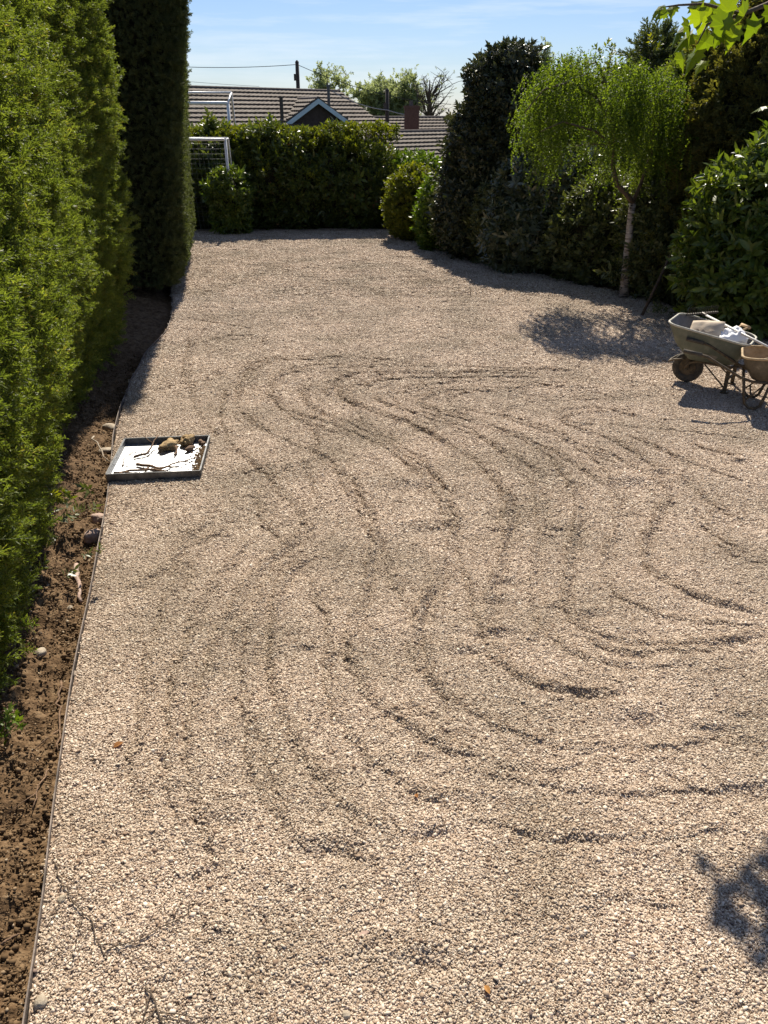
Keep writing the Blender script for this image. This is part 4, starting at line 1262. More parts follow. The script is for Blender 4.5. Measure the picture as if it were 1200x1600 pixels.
def bungalow_one():
    yA, yB = 49.0, 58.0
    A = at(288, 133, yA); B = at(531, 147, yB)
    zr = (A[2] + B[2]) / 2
    A = Vector((A[0], A[1], zr)); B = Vector((B[0], B[1], zr))
    along = (B - A).normalized()
    A = A - along * 7.0
    out = Vector((along.y, -along.x, 0))          # towards the viewer's side
    root = empty('bungalow', (A.lerp(B, .5).x, A.lerp(B, .5).y, -.35))
    tag(root, 'long bungalow with brown tiled roof and a pale blue trimmed gable', 'house')
    o = root.location.copy()
    A -= o; B -= o
    pit = math.radians(27)
    down = out * math.cos(pit) - Vector((0, 0, 1)) * math.sin(pit)
    back = -out * math.cos(pit) - Vector((0, 0, 1)) * math.sin(pit)
    ncourse = 10
    tiled_plane(root, A, B, down, ncourse, .47, 1)
    # plain rear slope
    mb = MB()
    e = back * 4.8
    th = Vector((0, 0, .06))
    mb.add([A, B, B + e, A + e, A - th, B - th, B + e - th, A + e - th], [(0, 1, 2, 3), (4, 7, 6, 5), (0, 4, 5, 1), (1, 5, 6, 2), (2, 6, 7, 3), (3, 7, 4, 0)])
    mb.build('roof', M['tile'], root)
    ridge_tiles(root, A + Vector((0, 0, .03)), B + Vector((0, 0, .03)))
    # walls with end gables
    w = 3.9
    zt = A.z - w * math.tan(pit) - .06
    mb = MB()
    ends = []
    for P_ in (A + along * .3, B - along * .3):
        ends.append([P_ + out * w + Vector((0, 0, -A.z)), P_ - out * w + Vector((0, 0, -A.z)), P_ - out * w + Vector((0, 0, zt - A.z)), P_ + Vector((0, 0, -.12)), P_ + out * w + Vector((0, 0, zt - A.z))])
    mb.loft(ends)
    mb.build('wall', M['render_wall'], root)
    # gable wing: ridge runs outwards from the main roof
    ap = Vector(at(497, 154, 50.5)) - o            # apex at the front
    gd = Vector((.40, -.92, 0)).normalized()   # outward direction of the wing
    gs = Vector((gd.y, -gd.x, 0))                  # sideways
    bk = ap - gd * 5.2
    gp_ = math.radians(32)
    for sgn in (-1, 1):
        dn = gs * sgn * math.cos(gp_) - Vector((0, 0, 1)) * math.sin(gp_)
        tiled_plane(root, bk, ap, dn, 7, .42, 5 + sgn)
        bb = MB()                                   # bargeboard
        u = gd * .05
        p = [ap + gd * .02, ap + gd * .02 + dn * 2.95]
        dd = Vector((0, 0, -.26))
        bb.add([p[0], p[1], p[1] + dd, p[0] + dd, p[0] + u, p[1] + u, p[1] + dd + u, p[0] + dd + u], [(0, 3, 2, 1), (4, 5, 6, 7), (0, 1, 5, 4), (3, 7, 6, 2), (1, 2, 6, 5), (0, 4, 7, 3)])
        bb.build('bargeboard', M['fascia'], root)
    ridge_tiles(root, bk + Vector((0, 0, .03)), ap + Vector((0, 0, .03)), .09)
    mb = MB()
    f0 = ap - gd * .25
    hw_ = 2.15
    ring = lambda P_: [P_ + gs * hw_ + Vector((0, 0, -P_.z)), P_ - gs * hw_ + Vector((0, 0, -P_.z)), P_ - gs * hw_ + Vector((0, 0, -hw_ * math.tan(gp_) - .1)), P_ + Vector((0, 0, -.1)), P_ + gs * hw_ + Vector((0, 0, -hw_ * math.tan(gp_) - .1))]
    mb.loft([ring(f0), ring(f0 - gd * 4.0)])
    mb.build('gable_wall', M['cladding'], root)
    # flue pipes
    for x, y0, y1, Y, r_ in [(439, 152, 180, 50.0, .10), (513, 134, 162, 52.0, .085)]:
        t, b = Vector(at(x, y0, Y)) - o, Vector(at(x, y1, Y)) - o
        b.x, b.y = t.x, t.y
        fl = MB().tube([b - Vector((0, 0, .5)), t], r_, 10).tube([t - Vector((0, 0, .05)), t + Vector((0, 0, .05))], r_ * 1.5, 10).build('flue', M['dark_steel'] if r_ > .09 else M['galv_rim'], root)
    return root
bungalow_one()

def bungalow_two(name, label, x0, y0, x1, y1, Ya, Yb, n, seed, chim=None):
    A = at(x0, y0, Ya); B = at(x1, y1, Yb)
    zr = (A[2] + B[2]) / 2
    A, B = Vector((A[0], A[1], zr)), Vector((B[0], B[1], zr))
    al = (B - A).normalized()
    out = Vector((al.y, -al.x, 0))
    root = empty(name, (A.lerp(B, .5).x, A.lerp(B, .5).y, -.35))
    tag(root, label, 'house')
    o = root.location.copy()
    A -= o; B -= o
    pit = math.radians(27)
    dn = out * math.cos(pit) - Vector((0, 0, 1)) * math.sin(pit)
    bk = -out * math.cos(pit) - Vector((0, 0, 1)) * math.sin(pit)
    tiled_plane(root, A, B, dn, n, .42, seed)
    e = bk * (.42 * n); th = Vector((0, 0, .06))
    MB().add([A, B, B + e, A + e, A - th, B - th, B + e - th, A + e - th], [(0, 1, 2, 3), (4, 7, 6, 5), (0, 4, 5, 1), (1, 5, 6, 2), (2, 6, 7, 3), (3, 7, 4, 0)]).build('roof', M['tile'], root)
    ridge_tiles(root, A + Vector((0, 0, .03)), B + Vector((0, 0, .03)))
    w = .42 * n * math.cos(pit) - .4
    zt = -w * math.tan(pit) - .1
    ends = []
    for P_ in (A + al * .3, B - al * .3):
        ends.append([P_ + out * w - Vector((0, 0, A.z)), P_ - out * w - Vector((0, 0, A.z)), P_ - out * w + Vector((0, 0, zt)), P_ - Vector((0, 0, .12)), P_ + out * w + Vector((0, 0, zt))])
    MB().loft(ends).build('wall', M['render_wall'], root)
    if chim:
        cx0, cx1, ct, Yc = chim
        t0, t1 = Vector(at(cx0, ct, Yc)) - o, Vector(at(cx1, ct, Yc)) - o
        wd = (t1 - t0).length
        c = (t0 + t1) / 2
        rows = 16
        stack = MB().box((c.x, c.y, c.z - 1.0), (wd * .96, wd * .66, 2.0)).build('chimney', M['brick'], root)
        for k in range(rows):
            MB().box((c.x, c.y, c.z - .04 - k * .085), (wd * (1.0 if k > 1 else 1.1), wd * (.7 if k > 1 else .8), .072)).build('brick_course', M['brick'], stack)
        MB().tube([(c.x - wd * .05, c.y, c.z - .02), (c.x - wd * .05, c.y, c.z + .28)], [.13, .11], 10).build('chimney_pot', M['tile_dark'], stack)
    return root
bungalow_two('bungalow', 'low bungalow roof with dark tile courses below the chimney', 585, 201, 760, 210, 50, 56, 8, 21)
bungalow_two('bungalow', 'farther bungalow roof carrying a brick chimney', 545, 180, 720, 188, 60, 66, 8, 22, (632, 655, 165, 57.5))

def pole(name, label, x, ytop, Y, r=.13):
    t = at(x, ytop, Y)
    root = empty(name, (t[0], Y, -.35)); tag(root, label, 'pole')
    H = t[2] + .35
    MB().tube([(0, 0, 0), (0, 0, H)], [r * 1.25, r], 10).build('pole_shaft', M['pole'], root, True)
    MB().box((-.14, -.12, H - .95), (.22, .16, .42)).build('junction_box', M['dark_steel'], root)
    MB().tube([(0, 0, H), (0, 0, H + .12)], [r * 1.15, r * .3], 10).build('pole_cap', M['dark_steel'], root)
    return t
p1 = pole('telegraph_pole', 'dark telegraph pole behind the long roof', 464, 97, 64)
p2 = pole('telegraph_pole', 'shorter dark pole in front of the willows', 605, 141, 58, .12)
def wire(label, pts, r=.022, mat='wire', sag=.25):
    a, b = Vector(pts[0]), Vector(pts[1])
    P_ = [a.lerp(b, t / 12) - Vector((0, 0, sag * 4 * (t / 12) * (1 - t / 12))) for t in range(13)]
    MBo = MB().tube(P_, r, 5)
    tag(MBo.build('overhead_wire', M[mat]), label, 'wire')
wire('overhead wire running left from the taller pole', [at(150, 94, 62), p1 + np.array([0, 0, -.15])], .02, sag=.3)
wire('overhead wire running right from the taller pole', [p1 + np.array([0, 0, -.15]), at(705, 163, 66)], .02, sag=.5)
wire('thin pale wire low over the long roof', [at(150, 112, 66), at(405, 135, 66)], .012, 'wire_pale', .1)
wire('pale cable sagging to the shorter pole', [at(520, 143, 56), at(606, 172, 57.8)], .03, 'wire_pale', .2)
wire('pale cable from the shorter pole to the chimney', [at(606, 172, 57.8), at(632, 179, 57.2)], .03, 'wire_pale', .02)

root = empty('tv_aerial', tuple(at(652, 166, 57.5) + np.array([0, .35, -.6]))); tag(root, 'thin television aerial on a mast by the chimney', 'aerial')
mt = at(652, 131, 57.5) - np.array(at(652, 166, 57.5))
MB().tube([(0, 0, 0), (0, 0, mt[2] + .6)], .025, 6).build('mast', M['dark_steel'], root)
MB().tube([(-.65, 0, mt[2] + .45), (.45, 0, mt[2] + .62)], .02, 6).build('boom', M['dark_steel'], root)
for k in range(7):
    x = -.6 + k * .16
    MB().tube([(x, -.2, mt[2] + .46 + k * .024), (x, .2, mt[2] + .46 + k * .024)], .012, 5).build('element', M['dark_steel'], root)

#=GOAL
# ------------------------------------------------------------------ goals and shed at the far left
def goal(label, pxl, pxr, ytop, Y, depth, r, slope=0.0, ztop2=None, ylow=None):
    a, b = at(pxl, ytop - slope, Y + 0.0), at(pxr, ytop, Y)
    root = empty('football_goal', (b[0], Y, 0)); tag(root, label, 'goal')
    z = b[2]
    W = b[0] - a[0]
    MB().tube([(-W, 0, z), (-.04, 0, z), (0, 0, z - .04)], r, 10).build('crossbar', M['white_pvc'], root, True)
    for x in (0, -W):
        MB().tube([(x, 0, 0), (x, 0, z - .02)], r, 10).build('post', M['white_pvc'], root, True)
        MB().tube([(x, 0, z - .02), (x, depth * .45, z + .02 + (ztop2 or 0)), (x, depth, .0)], r * .7, 8).build('stay', M['white_pvc'], root, True)
    MB().tube([(-W, depth * .45, z + .02 + (ztop2 or 0)), (0, depth * .45, z + .02 + (ztop2 or 0))], r * .7, 8).build('top_rail', M['white_pvc'], root, True)
    net = MB()
    nx, nzn = int(W / .12), int(z / .12)
    for i in range(nx + 1):
        x = -W * i / nx
        net.tube([(x, depth * .45, z + (ztop2 or 0)), (x, depth * .75, z * .45), (x, depth, .02)], .0016, 3, False)
    for j in range(nzn + 1):
        t = j / nzn
        y = depth * (.45 + .55 * t); zz = (z + (ztop2 or 0)) * (1 - t) + .02
        yb = depth * .45 + (depth * .3) * min(1, t / .55) + (depth * .25) * max(0, (t - .55) / .45)
        zb = z - (z * .55) * min(1, t / .55) - (z * .45) * max(0, (t - .55) / .45) + .01
        net.tube([(-W, yb, zb), (0, yb, zb)], .0016, 3, False)
    net.build('net', M['net'], root)
    return root
goal('white football goal with net beside the small laurel bush', 195, 352, 218, 23.0, .9, .036)
goal('taller white goal frame rising behind the hedge', 195, 356, 161, 27.0, 1.6, .05, ztop2=.28)

sx = at(300, 205, 30)
root = empty('shed', (sx[0] - .6, 30.6, -.35)); tag(root, 'small shed with a pale felt roof behind the goals', 'shed')
zz = sx[2] + .35
for k in range(10):
    MB().box((-1.0 + k * .222 + .0, -.6, (zz - .15) / 2), (.215, .03, zz - .15)).build('plank', M['wood'], root)
MB().box((0, 0, (zz - .2) / 2), (2.16, 1.14, zz - .2)).build('wall', M['render_wall'], root)
MB().add([(-1.2, -.75, zz - .06), (1.25, -.75, zz - .10), (1.25, .75, zz + .16), (-1.2, .75, zz + .2), (-1.2, -.75, zz - .10), (1.25, -.75, zz - .14), (1.25, .75, zz + .12), (-1.2, .75, zz + .16)], [(0, 1, 2, 3), (4, 7, 6, 5), (0, 4, 5, 1), (1, 5, 6, 2), (2, 6, 7, 3), (3, 7, 4, 0)]).build('roof', M['felt'], root)

#=TRAY
# ------------------------------------------------------------------ recessed cover tray on the gravel
tr = empty('cover_tray', (-2.16, 6.98, 0.0), .10); tag(tr, 'shallow square metal cover tray full of roots and rubble', 'tray')
TW, TD, TH = .84, .88, .075
MB().box((0, 0, .006), (TW - .012, TD - .012, .008)).build('base_plate', M['galv'], tr)
for c, d in [((0, -TD / 2, .02), (TW, .012, TH + .03)), ((0, TD / 2, .02), (TW, .012, TH + .03)), ((-TW / 2, 0, .02), (.012, TD - .013, TH + .029)), ((TW / 2, 0, .02), (.012, TD - .013, TH + .029))]:
    MB().box(c, d).build('side_wall', M['galv_rim'], tr)
for c, d in [((0, -TD / 2 - .004, .074), (TW + .012, .010, .005)), ((0, TD / 2 + .004, .074), (TW + .012, .010, .005)), ((-TW / 2 - .004, 0, .0735), (.010, TD - .02, .005)), ((TW / 2 + .004, 0, .0735), (.010, TD - .02, .005))]:
    MB().box(c, d).build('rim_flange', M['galv_rim'], tr)
TM = Matrix.Translation((-2.16, 6.98, 0)) @ Matrix.Rotation(.10, 4, 'Z')
def in_tray(x, y, z=.02): return tuple(TM @ Vector((x, y, z)))
def rock(name, label, cat, loc, size, mat, seed, sub=2, rough=.25, group=None):
    V, Fc = ico(sub)
    r = np.random.default_rng(seed)
    d = 1 + rough * 2 * (noise3(V, 1.3, seed) - .5) + rough * (noise3(V, 3.5, seed + 2) - .5)
    P_ = V * d[:, None] * np.array(size) / 2
    P_[:, 2] = np.maximum(P_[:, 2], -size[2] * .36)
    P_ = P_ @ np.array(Matrix.Rotation(r.uniform(0, 6.28), 3, 'Z')).T
    o = link(name, np_mesh(name, P_, Fc, True), M[mat], None, (loc[0], loc[1], loc[2] + size[2] * .34))
    return tag(o, label, cat, group)
rock('soil_clod', 'large pale sandy clod at the far side of the tray', 'clod', in_tray(.04, .28), (.24, .15, .075), 'clay', 401, 3, .6)
rock('soil_clod', 'tall yellowish clod leaning on the far wall of the tray', 'clod', in_tray(.20, .37), (.17, .12, .11), 'clay', 402, 3, .6)
rock('stone', 'long brown stone lying on the tray plate', 'stone', in_tray(.25, .20), (.13, .06, .05), 'root', 403, 2, .2)
rock('stone', 'small dark stone in the far corner of the tray', 'stone', in_tray(.34, .38), (.07, .05, .04), 'root', 404)
rock('stone', 'second small dark stone against the tray corner', 'stone', in_tray(.37, .33), (.05, .05, .04), 'root', 405)
def root_obj(label, pts, r0, r1, mat='root', name='root', branches=0, seed=0, cat='root', nn=7):
    r = np.random.default_rng(seed)
    pts = [np.array(p, float) for p in pts]
    q_ = []
    for a, b in zip(pts[:-1], pts[1:]):
        for t in np.linspace(0, 1, 5)[:-1]:
            q_.append(a + (b - a) * t + r.normal(0, np.linalg.norm(b - a) * .035, 3) * [1, 1, .4])
    q_.append(pts[-1])
    o = empty(name, tuple(pts[0])); tag(o, label, cat)
    off = pts[0]
    MB().tube([p - off for p in q_], list(np.linspace(r0, r1, len(q_))), nn).build('main_stem', M[mat], o, True)
    for k in range(branches):
        i = r.integers(1, len(q_) - 1)
        d = q_[min(i + 1, len(q_) - 1)] - q_[i - 1]; d = d / max(np.linalg.norm(d), 1e-6)
        sd = np.array([-d[1], d[0], 0]) * (1 if k % 2 else -1)
        ln = r.uniform(.08, .2)
        b = q_[i]
        pp = [b - off, b + (d * .5 + sd * .7) * ln * .5 - off, b + (d * .8 + sd * .9) * ln + [0, 0, r.uniform(-.004, .012)] - off]
        MB().tube(pp, [r1 * .9, r1 * .7, r1 * .4], 5).build('side_shoot', M[mat], o, True)
    return o
root_obj('thick forked dark root across the near half of the tray', [in_tray(-.22, -.12, .03), in_tray(-.05, -.22, .04), in_tray(.03, -.28, .03), in_tray(.14, -.2, .04), in_tray(.36, -.02, .03)], .016, .006, branches=5, seed=3)
root_obj('short root curling to the near rim of the tray', [in_tray(-.38, -.32, .03), in_tray(-.2, -.27, .03), in_tray(-.02, -.27, .03), in_tray(.09, -.34, .03)], .010, .012, branches=3, seed=4)
root_obj('pinkish root poking up at the far left of the tray', [in_tray(-.26, .06, .03), in_tray(-.14, .12, .04), in_tray(-.12, .24, .07), in_tray(-.08, .40, .11)], .014, .005, branches=3, seed=5)
root_obj('small pink root hanging off the clod in the tray', [in_tray(.11, .22, .06), in_tray(.13, .14, .03), in_tray(.12, .06, .03)], .012, .010, seed=6)
root_obj('hair-thin root looping over the left of the tray', [in_tray(-.30, .22, .02), in_tray(-.36, .02, .025), in_tray(-.33, -.12, .02), in_tray(-.38, -.2, .02)], .004, .002, branches=4, seed=7)
def heap():
    r = np.random.default_rng(8)
    n = 900
    x = .412 - np.abs(r.normal(0, .05, n)); far_ = r.random(n) < .12; x = np.where(far_, r.uniform(-.38, .4, n), x); y = r.uniform(-.42, .30, n); z = .012 + np.clip((x - .33) * .22, 0, .03) * r.random(n)
    V = np.concatenate([ICO_V * r.uniform(.7, 1.2, (12, 1)) * r.uniform(.004, .009) + [x[k], y[k], z[k]] for k in range(n)])
    Fc = np.concatenate([ICO_F + 12 * k for k in range(n)])
    o = link('grit', np_mesh('grit', V, Fc), M['crumb']); o.matrix_world = TM
    tag(o, 'grit heaped along the right wall of the tray', 'grit', kind='stuff')
heap()

#=BARROWS
# ------------------------------------------------------------------ wheelbarrows
def rrect(x0, x1, w0, w1, rad, z0, z1, n=6):
    """rounded outline; half width w0 at x0, w1 at x1; height z0 at x0 to z1 at x1"""
    pts = []
    for cx, cy, sx_, sy_, a0 in [(x1 - rad, w1 - rad, 1, 1, 0), (x0 + rad, w0 - rad, -1, 1, 90), (x0 + rad, -w0 + rad, -1, -1, 180), (x1 - rad, -w1 + rad, 1, -1, 270)]:
        for k in range(n):
            a = math.radians(a0 + 90 * k / (n - 1))
            x, y = cx + rad * math.cos(a), cy + rad * math.sin(a)
            pts.append((x, y, z0 + (z1 - z0) * (x - x0) / (x1 - x0)))
    return pts
def wheelbarrow(label, loc, rz, m_out, m_in, m_rim, m_frame, hoop_leg=False, lab=False, rimz=(.60, .76)):
    root = empty('wheelbarrow', loc, rz); tag(root, label, 'wheelbarrow', 'wheelbarrows by the laurel')
    ro = rrect(-.44, .50, .29, .33, .13, rimz[0], rimz[1])
    rm = rrect(-.39, .40, .26, .29, .12, .46, .52)
    rb = rrect(-.30, .24, .21, .20, .09, .33, .33)
    def inset(r_, d, dz):
        cx = sum(p[0] for p in r_) / len(r_)
        out_ = []
        for x, y, z in r_:
            ln = math.hypot(x - cx, y)
            f = (ln - d) / ln
            out_.append((cx + (x - cx) * f, y * f, z + dz))
        return out_
    MB().loft([rb, rm, ro], True, False).build('tray', m_out, root, True)
    MB().loft([inset(ro, .004, -.002), inset(rm, .006, .004), inset(rb, .006, .008)], False, True).build('tray_lining', m_in, root, True)
    MB().tube(ro + [ro[0], ro[1]], .013, 8, False).build('rim', m_rim, root, True)
    # wheel
    wx, wr = .24, .185
    wh = empty('wheel', (wx, 0, wr)); wh.parent = root
    prof = [(.10, -.028), (.135, -.042), (.165, -.042), (.185, -.018), (.185, .018), (.165, .042), (.135, .042), (.10, .028)]
    rings = []
    N = 28
    for k in range(N + 1):
        a = 2 * math.pi * k / N
        rings.append([(math.cos(a) * q_, y, math.sin(a) * q_) for q_, y in prof])
    MB().loft(rings, False, False).build('tyre', M['rubber'], wh, True)
    MB().tube([(0, -.02, 0), (0, .02, 0)], .108, 20).tube([(0, -.05, 0), (0, .05, 0)], .03, 12).build('hub', m_frame, wh)
    MB().tube([(0, -.12, 0), (0, .12, 0)], .010, 8).build('axle', M['dark_steel'], wh)
    # frame: one bent tube each side, from the axle under the tray to the handle grip
    for s in (-1, 1):
        MB().tube([(.25, s * .10, wr + .01), (.20, s * .115, .27), (.10, s * .16, .315), (-.28, s * .225, .315), (-.42, s * .25, .36), (-.80, s * .275, .56), (-1.02, s * .28, .60)], .0165, 10).build('side_rail', m_frame, root, True)
        MB().tube([(-.86, s * .276, .575), (-1.06, s * .28, .604)], .022, 10).build('grip', M['rubber'], root, True)
        MB().box((wx, s * .10, wr + .06), (.03, .008, .17)).build('wheel_bracket', m_frame, root)
        if hoop_leg:
            MB().tube([(-.10, s * .20, .31), (-.13, s * .215, .16), (-.16, s * .22, .05), (-.20, s * .22, .015), (-.27, s * .22, .015), (-.32, s * .225, .06), (-.35, s * .235, .18), (-.38, s * .245, .34)], .0165, 10).build('leg', m_frame, root, True)
            MB().tube([(-.33, s * .23, .09), (-.12, s * .17, .32)], .009, 8).build('brace', m_frame, root, True)
        else:
            MB().box((-.27, s * .225, .16), (.045, .012, .32)).box((-.27, s * .225, .006), (.09, .05, .012)).build('leg', m_frame, root)
            MB().tube([(-.27, s * .225, .05), (.02, s * .18, .30)], .009, 8).build('brace', m_frame, root, True)
    MB().tube([(-.27, -.23, .14), (-.27, .23, .14)], .010, 8).build('cross_bar', m_frame, root, True)
    MB().tube([(.26, -.12, .31), (.40, -.12, .28), (.46, -.07, .24), (.46, .07, .24), (.40, .12, .28), (.26, .12, .31)], .012, 8).build('tipping_bar', m_frame, root, True)
    if lab:
        pl = MB()
        n_ = Vector((0, 1, -.32)).normalized()
        R_ = Matrix.Rotation(math.radians(17), 3, 'X')
        R_ = Matrix.Rotation(math.radians(-18), 3, 'Y')
        pl.box((-.428, .02, .515), (.004, .28, .085), R_).build('label_plate', M['label'], root)
    return root
WB1 = (3.97, 9.32, .02)
wheelbarrow('green wheelbarrow carrying a paper sack, white bag and tools', WB1, math.radians(147), M['tray_green'], M['tray_grey'], M['rim_pale'], M['rust'], False, True)
W1 = Matrix.Translation(WB1) @ Matrix.Rotation(math.radians(147), 4, 'Z')
def on1(x, y, z): return tuple(W1 @ Vector((x, y, z)))
WB2 = (4.46, 8.52, .02)
wheelbarrow('mortar-stained tan wheelbarrow with bent tube legs, cut by the frame', WB2, math.radians(-22), M['tray_dark'], M['tray_tan'], M['tray_tan'], M['rust'], True, False, (.58, .64))

# paper sack: a slumped pillow-edged bag
def sack(name, label, cat, mat, size, Mx, seed, crease=.02):
    nx_, ny_ = 18, 14
    V, Fc = [], []
    for side in (1, -1):
        for i in range(nx_ + 1):
            for j in range(ny_ + 1):
                u, v = i / nx_ * 2 - 1, j / ny_ * 2 - 1
                t = (1 - abs(u) ** 3.5) ** .5 * (1 - abs(v) ** 3.5) ** .5
                h = size[2] / 2 * t * side
                h += crease * (float(noise3(np.array([u * 1.6, v * 1.6, side * 2.0]), 2.2, seed)) - .5) * (t + .1)
                V.append((u * size[0] / 2 * (1 - .04 * v * v), v * size[1] / 2 * (1 - .05 * u * u), h + .05 * u * v * size[2]))
    m_ = (nx_ + 1) * (ny_ + 1)
    for b, fl in ((0, 0), (m_, 1)):
        for i in range(nx_):
            for j in range(ny_):
                a = b + i * (ny_ + 1) + j
                f_ = (a, a + ny_ + 1, a + ny_ + 2, a + 1)
                Fc.append(f_[::-1] if fl else f_)
    o = link(name, np_mesh(name, V, Fc, True), M[mat])
    o.matrix_world = Mx
    return tag(o, label, cat)
Sx = W1 @ Matrix.Translation((.10, .05, .63)) @ Matrix.Rotation(math.radians(180), 4, 'Z') @ Matrix.Rotation(math.radians(52), 4, 'X') @ Matrix.Rotation(math.radians(-10), 4, 'Y')
sk = sack('paper_sack', 'buff paper sack propped up in the green wheelbarrow', 'sack', 'paper', (.40, .34, .09), Sx, 3)
pr = MB()
pts = [(-.10 + .02 * k, .01 + .018 * math.sin(k * 1.9), .044) for k in range(11)]
pr.tube(pts, .004, 4)
pr.build('faded_print', M['ink'], sk)
Bx = W1 @ Matrix.Translation((-.20, .02, .60)) @ Matrix.Rotation(math.radians(25), 4, 'Z') @ Matrix.Rotation(math.radians(20), 4, 'Y')
sack('plastic_bag', 'crumpled white plastic bag beside the paper sack', 'bag', 'plastic_white', (.32, .30, .20), Bx, 9, .11)
# rake lying across
def tool_matrix(a, b, roll=0.0):
    a, b = Vector(a), Vector(b)
    q_ = (b - a).to_track_quat('X', 'Z')
    return Matrix.Translation(a) @ q_.to_matrix().to_4x4() @ Matrix.Rotation(roll, 4, 'X'), (b - a).length
ra, rb_ = at(1098, 490, 9.75), at(1206, 545, 8.6)
mx_, ln = tool_matrix(ra, rb_)
rk = bpy.data.objects.new('rake', None); COL.objects.link(rk); rk.matrix_world = mx_
tag(rk, 'garden rake with a pale handle lying across the green wheelbarrow', 'rake')
MB().tube([(0, 0, 0), (ln + .35, 0, 0)], [.014, .014], 10).build('handle', M['pale_handle'], rk, True)
MB().box((-.01, 0, 0), (.03, .46, .022)).build('head_bar', M['dark_steel'], rk)
MB().tube([(.07, 0, 0), (-.01, 0, 0)], .02, 8).build('ferrule', M['dark_steel'], rk)
for k in range(14):
    y = -.215 + k * .033
    MB().tube([(-.012, y, .005), (-.018, y, .05), (-.006, y, .085)], [.006, .005, .003], 5).build('tine', M['dark_steel'], rk, True)
# spade
sa, sb = at(1117, 533, 9.30), at(1158, 514, 9.35)
mx_, ln = tool_matrix(sa, sb)
sp = bpy.data.objects.new('spade', None); COL.objects.link(sp); sp.matrix_world = mx_
tag(sp, 'muddy spade with a worn wooden grip lying in the green wheelbarrow', 'spade')
MB().tube([(0, 0, 0), (ln * .9, 0, 0)], .019, 9).build('shaft', M['dark_steel'], sp, True)
MB().tube([(ln * .86, 0, 0), (ln * .95, .055, .005), (ln + .06, .065, .008)], .012, 8).tube([(ln * .86, 0, 0), (ln * .95, -.055, .005), (ln + .06, -.065, .008)], .012, 8).build('yoke', M['wood'], sp, True)
MB().tube([(ln + .06, -.085, .008), (ln + .06, .085, .008)], .019, 10).build('grip', M['wood'], sp, True)
V, Fc = [], []
for i in range(7):
    for j in range(7):
        u, v = i / 6, j / 6 * 2 - 1
        V.append((-.26 * u, v * .095 * (1 - .15 * u * u), .018 * v * v - .02 * u))
for i in range(6):
    for j in range(6):
        a = i * 7 + j
        Fc.append((a, a + 1, a + 8, a + 7))
bl = link('blade', np_mesh('blade', V, Fc, True), M['rust'], sp)
bl.modifiers.new('thick', 'SOLIDIFY').thickness = .004
# timber offcut by the wheel
oc = G(1066, 543)
tb = empty('timber_offcut', tuple(oc), .2); tag(tb, 'pale timber offcut on the gravel left of the barrow wheel', 'offcut')
MB().box((0, 0, .03), (.13, .07, .05)).build('block', M['wood'], tb)
# pole leaning in the shrubs
ba, bb_ = G(1003, 492), at(1064, 362, 13.9)
tp = MB().tube([(0, 0, -.02), tuple((bb_ - ba) * .5 + np.array([.012, 0, 0])), tuple(bb_ - ba)], [.026, .023, .020], 9).build('wooden_stake', M['bark'], None, True, tuple(ba))
tag(tp, 'weathered wooden pole leaning into the laurel', 'pole')

#=DETAILS
# ------------------------------------------------------------------ small things on the soil and gravel
def soil_pt(x, y):
    p = G(x, y, -.04)
    e = float(edge_x(p[1]))
    return np.array([p[0], p[1], float(soil_z(np.array([p[0]]), np.array([p[1]]), e)[0])])
def gravel_pt(x, y):
    p = G(x, y)
    return np.array([p[0], p[1], float(ground_height(np.array([[p[0]]]), np.array([[p[1]]]))[0, 0])])
rock('stone', 'pinkish stone wedged against the edging, higher of the pair below the tray', 'stone', soil_pt(153, 806), (.13, .11, .11), 'stone_pink', 501)
rock('stone', 'reddish lump on the soil below the tray, lower of the pair', 'stone', soil_pt(147, 836), (.16, .13, .13), 'stone_pink', 502)
rock('stone', 'pale stone beside the edging just above the tray', 'stone', soil_pt(172, 663), (.22, .13, .08), 'stone', 503)
rock('stone', 'flat pale stone in the soil left of the tray', 'stone', soil_pt(168, 700), (.18, .12, .06), 'stone', 504)
rock('stone', 'brown stone at the edge of the hedge shade', 'stone', soil_pt(62, 1015), (.09, .07, .05), 'stone', 505)
rock('stone', 'small grey stone on the soil beside the edging roots', 'stone', soil_pt(108, 945), (.045, .035, .03), 'stone', 506)
rock('stone', 'smooth buff stone on the gravel by the edging, in the bottom corner', 'stone', gravel_pt(64, 1566), (.055, .045, .035), 'stone', 507)
rock('stone', 'small grey pebble on the gravel beside the long twig', 'stone', gravel_pt(97, 1405), (.040, .034, .024), 'stone', 508)
rock('stone', 'pale oval pebble at the bottom edge of the picture', 'stone', gravel_pt(541, 1587), (.036, .030, .022), 'stone', 509)
rock('stone', 'buff flat stone on the near gravel', 'stone', gravel_pt(568, 1462), (.055, .022, .014), 'stone_pink', 510)
rock('stone', 'yellowish pebble below the twigs', 'stone', gravel_pt(192, 1457), (.032, .026, .018), 'stone', 511)
root_obj('broken pale root end lying in the soil', [soil_pt(118, 880) + [0, 0, .03], soil_pt(121, 905) + [0, 0, .03], soil_pt(126, 935) + [0, 0, .02]], .020, .012, 'stone_pink', seed=11)
root_obj('long pale root along the edging', [soil_pt(93, 1058) + [0, 0, .02], soil_pt(88, 1090) + [0, 0, .03], soil_pt(94, 1125) + [0, 0, .02], soil_pt(90, 1170) + [0, 0, .03]], .007, .005, 'root', seed=12, branches=2)
root_obj('thin root lying on the lit soil', [soil_pt(75, 1195) + [0, 0, .02], soil_pt(60, 1230) + [0, 0, .02], soil_pt(50, 1265) + [0, 0, .02]], .005, .003, 'root', seed=13, branches=1)
root_obj('pale root arching out of the soil beside the tray', [soil_pt(148, 690) + [0, 0, .06], soil_pt(158, 708) + [0, 0, .05], soil_pt(170, 718) + [0, 0, .02]], .008, .005, 'stone', seed=14)
